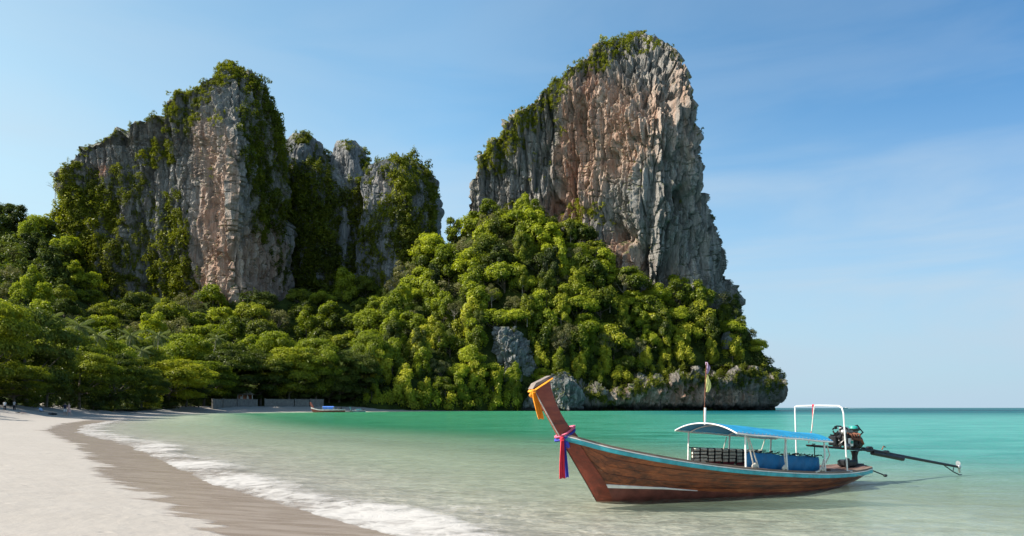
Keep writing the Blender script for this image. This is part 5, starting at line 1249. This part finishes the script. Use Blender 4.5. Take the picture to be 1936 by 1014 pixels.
for s, red, lb in ((3.72, 0, 'khaki life vest with black straps nearest the front canopy post'), (4.21, 1, 'khaki and maroon life vest second from the front post'), (4.70, 1, 'khaki and maroon life vest third from the front post'), (5.19, 1, 'khaki and maroon life vest fourth from the front post'), (5.66, 1, 'khaki and maroon life vest at the rear end of the row by the blue curtain')):
    vest(s, red)['label'] = lb

# cloths tied to the prow
def BW(x, y, z_):
    ca, sa = math.cos(BROT), math.sin(BROT); return Vector((BA[0]+x*ca-y*sa, BA[1]+x*sa+y*ca, z_))
def cloth_tail(pts, w, folds=3, th=.02):
    """a hanging strip: width across local X, folded in depth"""
    m = MB(); rows = []
    n = len(pts)
    for i, p in enumerate(pts):
        p = Vector(p); ww = w[i]; r_ = []
        for k in range(13):
            u = k/12-.5; r_.append((p.x+u*ww, p.y+th*math.sin(u*folds*6.28+i*.3), p.z+.012*math.cos(u*9)*(i == n-1)))
        for k in range(12, -1, -1):
            u = k/12-.5; r_.append((p.x+u*ww, p.y+th*math.sin(u*folds*6.28+i*.3)+.018, p.z+.012*math.cos(u*9)*(i == n-1)))
        rows.append(r_)
    m.grid(rows, True); m.add(rows[-1], [tuple(range(26))]); return m
rib = thing('prow_ribbon', 'orange cloth ribbon knotted round the top of the boat prow', 'ribbon', (BA[0], BA[1], 0), BROT)
m = MB(); loop = []
for x, y, z_ in ((-1.67, -.105, 2.46), (-1.52, -.115, 2.555), (-1.38, -.115, 2.635), (-1.235, -.10, 2.72), (-1.205, 0, 2.73), (-1.235, .10, 2.72), (-1.45, .115, 2.60), (-1.67, .105, 2.46), (-1.72, 0, 2.45), (-1.67, -.105, 2.46)): loop.append((x, y, z_))
m.tube(loop, .042, 10, flat=.45, fold=.12); m.build('band', M['orange'], rib, True)
m = MB(); m.ball((-1.70, -.13, 2.43), (.075, .05, .06), 10, 8); m.ball((-1.745, -.14, 2.36), (.06, .035, .05), 10, 8); m.build('knot', M['orange'], rib, True)
cloth_tail([(-1.69, -.15, 2.43), (-1.65, -.16, 2.28), (-1.58, -.16, 2.10), (-1.54, -.16, 1.93), (-1.53, -.16, 1.86)], [.07, .11, .12, .13, .13]).build('tail', M['orange'], rib, True)
cloth_tail([(-1.71, -.17, 2.43), (-1.69, -.18, 2.31), (-1.62, -.18, 2.06), (-1.57, -.18, 1.90)], [.06, .09, .09, .09]).build('tail', M['orange'], rib, True)
sash = thing('sash', 'red and blue cloth sash tied round the neck of the boat prow', 'sash', (BA[0], BA[1], 0), BROT)
def band(zs, name, mat, dr):
    pts = []
    for x, y, z_ in ((-1.06, 0, 1.42), (-1.02, -.10, 1.44), (-.90, -.125, 1.50), (-.78, -.12, 1.57), (-.67, -.10, 1.64), (-.62, 0, 1.66), (-.67, .10, 1.64), (-.84, .125, 1.53), (-1.02, .10, 1.44), (-1.06, 0, 1.42)): pts.append((x, y*(1+dr), z_+zs))
    m = MB(); m.tube(pts, .036, 10, flat=.6, fold=.2); m.build(name, M[mat], sash, True)
band(.03, 'pink_band', 'pinkcloth', .05); band(-.045, 'blue_band', 'bluecloth', .12)
m = MB(); m.ball((-1.01, -.16, 1.42), (.06, .04, .055), 10, 8); m.build('red_knot', M['redcloth'], sash, True)
m = MB(); m.ball((-.90, -.17, 1.32), (.05, .04, .055), 10, 8); m.ball((-.87, -.18, 1.27), (.045, .03, .05), 8, 6); m.build('blue_knot', M['bluecloth'], sash, True)
cloth_tail([(-1.03, -.21, 1.41), (-1.035, -.22, 1.15), (-1.04, -.22, .85), (-1.03, -.22, .58)], [.08, .12, .14, .16], 2.5).build('red_tail', M['redcloth'], sash, True)
cloth_tail([(-.97, -.19, 1.40), (-.955, -.195, 1.15), (-.925, -.195, .85), (-.90, -.195, .60)], [.05, .07, .08, .09], 2).build('blue_tail', M['bluecloth'], sash, True)
# flags on the pole
def flag(name, label, mat, x, z0, z1, w, ph):
    m = MB(); G = []
    for i in range(13):
        q = i/12; z_ = z0+(z1-z0)*q; ww = w*math.sin(math.pi*(0.12+0.8*q))**.8
        G.append([(x+ww*k/6, .05+.03*math.sin(k*1.3+q*4+ph), z_-.03*k/6) for k in range(7)])
    m.grid(G); m.grid([[(a, b_+.006, c) for a, b_, c in r_] for r_ in G])
    o = m.build(name, M[mat], None, True, loc=(BA[0], BA[1], 0), rotz=BROT); tag(o, label, 'flag')
flag('flag', 'pale yellow flag hanging limp on the canopy pole', 'yellowflag', 3.165, 2.92, 2.50, .15, 0)
flag('flag', 'small lilac flag at the top of the canopy pole', 'lilacflag', 3.175, 3.22, 2.95, .10, 1.5)

# ------------------------------------------------------------------ boats moored across the bay
M['whitehull'] = m_plain('white boat paint', (0.62, 0.60, 0.57), 0.5, 0, 0.12, 1.0)
M['redhull'] = m_plain('faded red hull', (0.26, 0.075, 0.055), 0.6, 0, 0.2, 1.0)
M['brownhull'] = m_plain('grey brown hull', (0.20, 0.155, 0.13), 0.7, 0, 0.25, 1.0)
M['tealhull'] = m_plain('teal hull', (0.08, 0.26, 0.29), 0.6, 0, 0.2, 1.0)
M['bluecan'] = material('bright blue canopy', tarp_fn((0.10, 0.25, 0.75)))
def small_boat(px, py, D, yaw, L, label, hullm, topm, can=True):
    c = pt(np.array(px), np.array(py), D); root = thing('longtail_boat', label, 'boat', (float(c[0]), float(c[1]), 0.0), yaw, 'boats moored across the bay')
    g_ = lambda s: L*(.075+.09*max(0, (.32-s)/.32)**2+.015*s); b_ = lambda s: L*.085*math.sin(math.pi*min(1, .03+.80*s))**.6; rk = lambda v: -L*.07*v
    m = MB(); up = MB()
    for sd2 in (-1, 1):
        G = []; G2 = []
        for i in range(25):
            s = i/24; G.append([(s*L+rk(v)*(1-s)**3, sd2*b_(s)*v**.4, -.25+(g_(s)+.25)*v*.72) for v in (0, .1, .3, .6, .85, 1)])
            G2.append([(s*L+rk(v)*(1-s)**3, sd2*(b_(s)+.02), g_(s)*.72+(g_(s)*.3)*(v-.85)*6.6) for v in (.85, 1)])
        m.grid(G); up.grid(G2)
    m.build('hull', hullm, root, True); up.build('gunwale', M['whitehull'], root)
    m = MB(); m.grid([[(s*L*.98, sg*b_(s)*.9, g_(s)*.66) for sg in (-1, 1)] for s in np.linspace(.03, 1, 12)]); m.build('deck', M['deck'], root)
    m = MB(); m.prism([(-L*.045, g_(0)*.75), (L*.03, g_(0)*.9), (-L*.06, g_(0)*1.9), (-L*.105, g_(0)*1.95), (-L*.085, g_(0)*1.3)], -.08, .08); m.build('prow', hullm, root)
    if can:
        m = MB(); y2 = L*.075; G = [[(s*L, y, L*(.165+.025*(1-(y/y2)**2))) for y in np.linspace(-y2, y2, 9)] for s in np.linspace(.30, .66, 6)]; m.grid(G); m.grid([[(a, b, c-.03) for a, b, c in r_] for r_ in G]); m.build('canopy', topm, root, True)
        m = MB(); m.grid([[(s*L, -y2, z_) for z_ in (L*.10, L*.165)] for s in (.32, .45, .64)]); m.build('side_curtain', topm, root)
        for s in (.30, .48, .66):
            for sg in (-1, 1): m = MB(); m.tube([(s*L, sg*y2*.97, L*.06), (s*L, sg*y2, L*.167)], .05, 5); m.build('post', M['pipe'], root)
    m = MB(); m.rbox((L*.88, 0, L*.13), (L*.06, L*.04, L*.05), .2); m.tube([(L*.80, 0, L*.125), (L*1.3, 0, .15)], .06, 6); m.build('engine', M['black'], root)
    return root
small_boat(592, 778.5, 318, R(4), 14.5, 'far long-tail boat with red and white hull and blue canopy below the stone wall', M['redhull'], M['bluecan'])
small_boat(641, 778.3, 326, R(6), 6.5, 'small grey brown boat between the blue canopied and the teal far boats', M['brownhull'], M['bluecan'], False)
small_boat(664, 778.0, 334, R(38), 7.5, 'small teal boat under the dark trees at the end of the beach', M['tealhull'], M['tealhull'], True)
# speedboat on the horizon with its wake
c = pt(np.array(1600.0), np.array(772.0), 1750.0)
sb = thing('speedboat', 'tiny dark speedboat with white wake on the horizon behind the stern arch', 'boat', (float(c[0]), float(c[1]), 0), R(175))
m = MB(); G = []
for i in range(11):
    s = i/10; G.append([(s*13-4, y*2.0*math.sin(math.pi*min(1, .5+.5*(1-s)))**.5, z_*(1+.5*s)) for y, z_ in ((-.1, -.3), (-.8, .3), (-1, 1.3), (0, 1.4), (1, 1.3), (.8, .3), (.1, -.3))])
m.grid(G); m.build('hull', M['tealhull'], sb, True)
m = MB(); m.rbox((0, 0, 2.0), (4.0, 2.2, 1.4), .25); m.build('cabin', M['whitehull'], sb)
m = MB(); m.grid([[(-4-i*5, y*(1+i*.7), .45*math.exp(-i*.2)*(1-abs(y)*.5)+.06) for y in (-1.2, -.5, 0, .5, 1.2)] for i in range(10)]); m.build('wake', M['whitepaint'], sb, True)

# ------------------------------------------------------------------ stone retaining wall and beach hut
def stone_fn(t):
    n1 = t.noise(t.coords((1, 1, 1), 'Position'), 0.9, 6, 0.65); n2 = t.noise(t.coords((1, 1, .2), 'Position'), 1.2, 5, 0.65)
    c_ = t.ramp(n1, [(.3, (.10, .096, .088)), (.6, (.18, .172, .158)), (.8, (.24, .228, .21))]); c_ = t.mix(t.math('MULTIPLY', t.remap(n2, .55, .75), .6), c_, (.09, .085, .075))
    return principled(t, Base_Color=c_, Roughness=.9, Normal=t.bump(n1, .6, .1))
M['stone'] = material('rendered stone', stone_fn)
M['terracotta'] = m_plain('terracotta wall paint', (.46, .19, .10), .85, 0, .2, .8)
M['roof'] = m_plain('grey thatch', (.13, .11, .09), .95, 0, .25, 3, .6)
wall = thing('retaining_wall', 'grey stone retaining wall in sections along the back of the far beach', 'wall')
for px0, px1, D0_, D1_ in ((402, 420, 304, 312), (422, 447, 313, 324), (449, 487, 325, 338), (501, 556, 341, 352), (558, 585, 353, 358), (587, 612, 359, 364)):
    x0, x1 = (px0-X0)/FPX*D0_, (px1-X0)/FPX*D1_; a = Vector((x0, D0_, 0)); b_ = Vector((x1, D1_, 0)); d = b_-a; L = d.length; yaw = math.atan2(d.y, d.x)
    g = float(ground_z(np.array([(x0+x1)/2]), np.array([(D0_+D1_)/2]))[0]); top = EYE+(Y0-755.5)/FPX*(D0_+D1_)/2
    mid = (a+b_)/2; Mx = Matrix.Rotation(yaw, 3, 'Z')
    m = MB(); m.rbox((mid.x, mid.y, (g-1.0+top)/2), (L-.2, .5, top-g+1.0), .08, Mx); m.build('wall_panel', M['stone'], wall)
    m = MB(); m.rbox((mid.x, mid.y, top+.10), (L, .7, .18), .2, Mx); m.build('coping', M['stone'], wall)
    m = MB(); m.rbox((a.x, a.y, (g-1+top+.4)/2), (.6, .75, top+.4-g+1), .1, Mx); m.build('pier', M['stone'], wall)
c = pt(np.array(463.0), np.array(757.0), 338.0); g = EYE+(Y0-758)/FPX*338
hut = thing('beach_hut', 'terracotta beach hut with open front under the trees behind the stone wall', 'hut', (float(c[0]), 338.0, float(g)), R(25))
m = MB(); m.box((0, 2.2, 1.4), (7.0, .2, 3.2)); m.box((-3.4, .6, 1.4), (.2, 3.2, 3.2)); m.box((3.4, .6, 1.4), (.2, 3.2, 3.2)); m.build('wall', M['terracotta'], hut)
m = MB(); m.prism([(-4.4, 2.9), (4.4, 2.9), (2.2, 4.6), (-2.2, 4.6)], -2.2, 3.4); m.build('roof', M['roof'], hut)
for x in (-3.3, -1.1, 1.1, 3.3): m = MB(); m.box((x, -1.3, 1.4), (.22, .22, 3.1)); m.build('post', M['whitepaint'], hut)
m = MB(); m.box((-1.5, 2.05, 1.5), (1.1, .12, 1.3)); m.box((1.5, 2.05, 1.5), (1.1, .12, 1.3)); m.build('window', M['whitepaint'], hut)

# ------------------------------------------------------------------ people on the sand
M['skin'] = m_plain('tanned skin', (.46, .27, .19), .6, 0, .06, 10); M['skin2'] = m_plain('pale pink skin', (.62, .40, .33), .6, 0, .06, 10)
M['navy'] = m_plain('navy shirt', (.012, .018, .055), .85, 0, .15, 9); M['whiteshorts'] = m_plain('white cotton', (.72, .71, .70), .85, 0, .06, 9)
M['pinkdress'] = m_plain('pale pink cotton', (.70, .42, .40), .85, 0, .06, 9); M['greyshirt'] = m_plain('pale grey cotton', (.52, .52, .54), .85, 0, .06, 9); M['darkpants'] = m_plain('dark trousers', (.02, .02, .028), .85, 0, .15, 9)
M['hair'] = m_plain('dark hair', (.02, .013, .01), .6, 0, .2, 20); M['hairf'] = m_plain('light brown hair', (.20, .12, .06), .6, 0, .2, 20)
def ray_ground(px, py):
    D = np.linspace(20, 400, 3000); P = pt(np.full(D.shape, px), np.full(D.shape, py), D); g = ground_z(P[:, 0], P[:, 1]); i = int(np.argmax(P[:, 2] < g)); i = i if P[i, 2] < g[i] else int(np.argmin((P[:, 2]-g)+1e3*(D > 135)+1e3*(D < 95))); return P[i, 0], P[i, 1], float(g[i])
def person(px, py, hpx, yaw, label, skin, top, low, hair, step=.12, long_dress=False, group=None):
    x, y, g = ray_ground(px, py); H = hpx*y/FPX; k = H/1.75
    root = thing('person', label, 'person', (x, y, g), yaw, group); root.scale = (k, k, k)
    J = {}; E = []; rad = []
    def j(n, p, r_, par=None):
        J[n] = len(rad); rad.append((Vector(p), r_))
        if par: E.append((J[par], J[n]))
    j('pel', (0, 0, .94), .135); j('bel', (0, -.01, 1.08), .125, 'pel'); j('che', (0, 0, 1.30), .145, 'bel'); j('sho', (0, .01, 1.42), .10, 'che'); j('nk', (0, .01, 1.50), .052, 'sho'); j('hd', (0, -.01, 1.60), .088, 'nk'); j('tp', (0, .0, 1.70), .075, 'hd'); j('nose', (0, -.105, 1.60), .012, 'hd')
    for sg, st in ((-1, step), (1, -step)):
        n = 'l' if sg < 0 else 'r'
        j(n+'hip', (sg*.095, 0, .90), .098, 'pel'); j(n+'kn', (sg*.10, -st*1.1-.02, .49), .062, n+'hip'); j(n+'cal', (sg*.10, -st*.9+.02, .32), .054, n+'kn'); j(n+'an', (sg*.10, -st*1.3+.03, .08), .038, n+'cal'); j(n+'toe', (sg*.115, -st*1.3-.13, .035), .034, n+'an')
        j(n+'sh', (sg*.185, .01, 1.41), .062, 'sho'); j(n+'el', (sg*.25, st*.7+.02, 1.13), .044, n+'sh'); j(n+'wr', (sg*.25, st*1.2-.06, .90), .030, n+'el'); j(n+'pa', (sg*.25, st*1.2-.08, .83), .034, n+'wr')
        for f, (dy, dz, dx) in enumerate(((-.045, -.02, -.02), (-.022, -.09, 0), (-.004, -.10, 0), (.014, -.095, 0), (.030, -.08, 0))):
            j(n+'f%d' % f, (sg*(.25+dx), st*1.2-.08+dy, .83+dz*.55), .011, n+'pa'); j(n+'g%d' % f, (sg*(.245+dx), st*1.2-.09+dy, .83+dz), .009, n+'f%d' % f)
    me = bpy.data.meshes.new('body'); bm = bmesh.new(); lay = bm.verts.layers.skin.verify(); vs = []
    for p, r_ in rad:
        v = bm.verts.new(p); v[lay].radius = (r_, r_*.85); vs.append(v)
    for a, b_ in E: bm.edges.new((vs[a], vs[b_]))
    vs[0][lay].use_root = True; bm.to_mesh(me); bm.free(); me.materials.append(M[skin])
    o = obj('body', me, None, root); o.modifiers.new('skin', 'SKIN').use_smooth_shade = True; sub = o.modifiers.new('sub', 'SUBSURF'); sub.levels = 1; sub.render_levels = 1
    def rings(name, spec, mat, par=root):
        mm = MB()
        for sp in spec:
            mm.grid([[(c_[0]+a*math.cos(t_), c_[1]+b2*math.sin(t_), c_[2]) for t_ in np.linspace(0, 6.283, 15)[:-1]] for c_, a, b2 in sp], True)
        return mm.build(name, M[mat], par, True)
    if long_dress:
        rings('dress', [[((0, 0, .52), .21, .17), ((0, 0, .80), .19, .16), ((0, 0, .98), .165, .14), ((0, 0, 1.12), .145, .12), ((0, 0, 1.30), .165, .135), ((0, 0, 1.42), .15, .11)]], top)
    else:
        rings('shirt', [[((0, 0, .90), .18, .145), ((0, 0, 1.05), .165, .14), ((0, 0, 1.25), .185, .15), ((0, 0, 1.40), .185, .12), ((0, 0, 1.47), .08, .075)]]+[[((sg*.235, st*.4+.015, 1.20), .06, .06), ((sg*.21, .01, 1.32), .072, .07), ((sg*.16, .01, 1.43), .07, .06)] for sg, st in ((-1, step), (1, -step))], top)
        hem = .50 if low == 'whiteshorts' else .10
        rings('shorts' if hem > .2 else 'trousers', [[((0, 0, .88), .172, .14), ((0, 0, 1.0), .17, .14)]]+[[((sg*.10, -st*(1.3 if hem < .2 else 1.0)*(.03/.03 if hem < .2 else .95), hem), .075 if hem < .2 else .098, .08 if hem < .2 else .10), ((sg*.10, -st*.9, .55), .09, .095), ((sg*.095, 0, .90), .105, .125)] for sg, st in ((-1, step), (1, -step))], low)
    mm = MB(); mm.ball((0, .02, 1.655), (.098, .105, .10), 12, 8); mm.ball((0, .075, 1.56), (.07, .05, .10), 10, 6); mm.build('hair', M[hair], root, True)
    return root
person(123.0, 785.5, 24, R(25), 'person in navy top and white shorts standing on the sand', 'skin', 'navy', 'whiteshorts', 'hair', .10)
person(130.5, 787, 25, R(-20), 'person in pale pink dress beside the one in navy', 'skin2', 'pinkdress', 'whiteshorts', 'hairf', .16, True)
person(27, 776, 19, R(160), 'person in pale grey shirt and dark trousers in the shade of the left trees', 'skin', 'greyshirt', 'darkpants', 'hair', .06)
person(9, 776, 18, R(190), 'person in white top half hidden in shade at the left edge', 'skin', 'whiteshorts', 'darkpants', 'hair', .06)
# bags, towels and a chair left on the sand
M['bagdark'] = m_plain('dark nylon', (.014, .015, .022), .7, 0, .2, 6); M['towel'] = m_plain('dark red brown towel', (.075, .03, .035), .95, 0, .2, 5); M['paleblue'] = m_plain('pale blue canvas', (.42, .50, .66), .85, 0, .1, 6)
x, y, g = ray_ground(99, 785)
bag = thing('bag_pile', 'low heap of dark bags on the sand left of the two people', 'bags', (x, y, g))
for dx, w, hh in ((-.45, .55, .30), (.1, .6, .38), (.55, .45, .32)):
    m = MB(); m.rbox((dx, .05*dx, hh/2-.01), (w, .38, hh), .3); m.tube([(dx-.12, -.05, hh-.02), (dx, -.05, hh+.10), (dx+.12, -.05, hh-.02)], .018, 5); m.build('bag', M['bagdark'], bag, True)
x, y, g = ray_ground(38, 781)
tw = thing('beach_towel', 'dark crumpled towel spread on the shaded sand', 'towel', (x, y, g))
m = MB(); G = [[(a, b_, .05+.09*math.exp(-((a-.2)/.4)**2)+.03*math.sin(a*7+b_*5)) for b_ in np.linspace(-.5, .5, 9)] for a in np.linspace(-1.1, 1.1, 18)]; m.grid(G); m.grid([[(a, b_, -.02) for a, b_, c_ in r_] for r_ in G]); m.build('cloth', M['towel'], tw, True)
x, y, g = ray_ground(78, 778.5)
ch = thing('beach_chair', 'pale blue folding beach chair on the sand', 'chair', (x, y, g), R(-30))
m = MB(); m.rbox((-.15, 0, .36), (.08, .55, .75), .2, Matrix.Rotation(R(-38), 3, 'Y')); m.build('backrest', M['paleblue'], ch)
m = MB(); m.rbox((.22, 0, .16), (.5, .55, .06), .2); m.build('seat', M['paleblue'], ch)
for sy in (-.26, .26): m = MB(); m.tube([(-.45, sy, 0), (.45, sy, .19)], .02, 5); m.tube([(.42, sy, 0), (-.15, sy, .30)], .02, 5); m.build('leg', M['black'], ch)
# leaning driftwood trunk and pale stump under the trees
x, y, g = ray_ground(152, 768)
dw = thing('fallen_trunk', 'bare brown trunk lying bent at the edge of the sand behind the two people', 'trunk', (x, y, g))
m = MB(); m.tube([(-1.8, 0, .0), (-.6, .1, .35), (.6, 0, .55), (1.5, .1, 1.2), (1.2, .1, 1.8), (.2, .2, 2.2), (-.9, .2, 2.0)], [.30, .26, .22, .18, .14, .1, .05], 8); m.tube([(.9, 0, .8), (1.6, -.2, 2.0), (2.2, -.2, 2.3)], [.15, .09, .04], 6); m.tube([(.2, 0, .5), (.4, -.2, 1.6)], [.14, .06], 6); m.build('trunk', M['bark'], dw, True)
x, y, g = ray_ground(73, 767.5)
st = thing('bare_tree', 'short pale leafless tree standing under the left trees', 'trunk', (x, y, g))
m = MB(); m.tube([(0, 0, -.3), (.1, 0, 1.2), (-.1, .1, 2.6), (.1, .1, 4.2)], [.26, .2, .17, .12], 8); m.tube([(0, 0, 1.9), (-.7, .1, 3.4)], [.12, .06], 6); m.build('trunk', M['bark_pale'], st, True)
# pale rocks and leaf heaps on the bank
M['palerock'] = m_plain('pale bank rock', (.42, .38, .33), .9, 0, .2, 2, .5)
for k, (px, py, w) in enumerate(((66, 764.5, 1.0), (80, 765, 1.2), (92, 765.2, .8), (104, 765.5, 1.1), (118, 765.5, .9), (242, 768, 1.1), (252, 768.5, .8), (310, 771, .9), (378, 773, 1.2), (386, 773, .9))):
    x, y, g = ray_ground(px, py+1.5); r = np.random.default_rng(k); m = MB(); m.ball((0, 0, .12), (w*.55, w*.4, w*.32), 9, 6)
    m.v = [(a*(1+.25*math.sin(5*b_+k)), b_*(1+.2*math.cos(4*a+k)), c_*(1+.2*math.sin(6*a+2*k))) for a, b_, c_ in m.v]
    o = m.build('rock', M['palerock'], None, False, loc=(x, y, g), rotz=float(r.uniform(0, 6))); tag(o, ('','second ','third ','fourth ','fifth ','sixth ','seventh ','eighth ','ninth ','tenth ')[k]+'pale rock '+('furthest to the left' if k == 0 else 'from the left')+' along the bank at the back of the sand', 'rock', 'pale rocks on the bank')
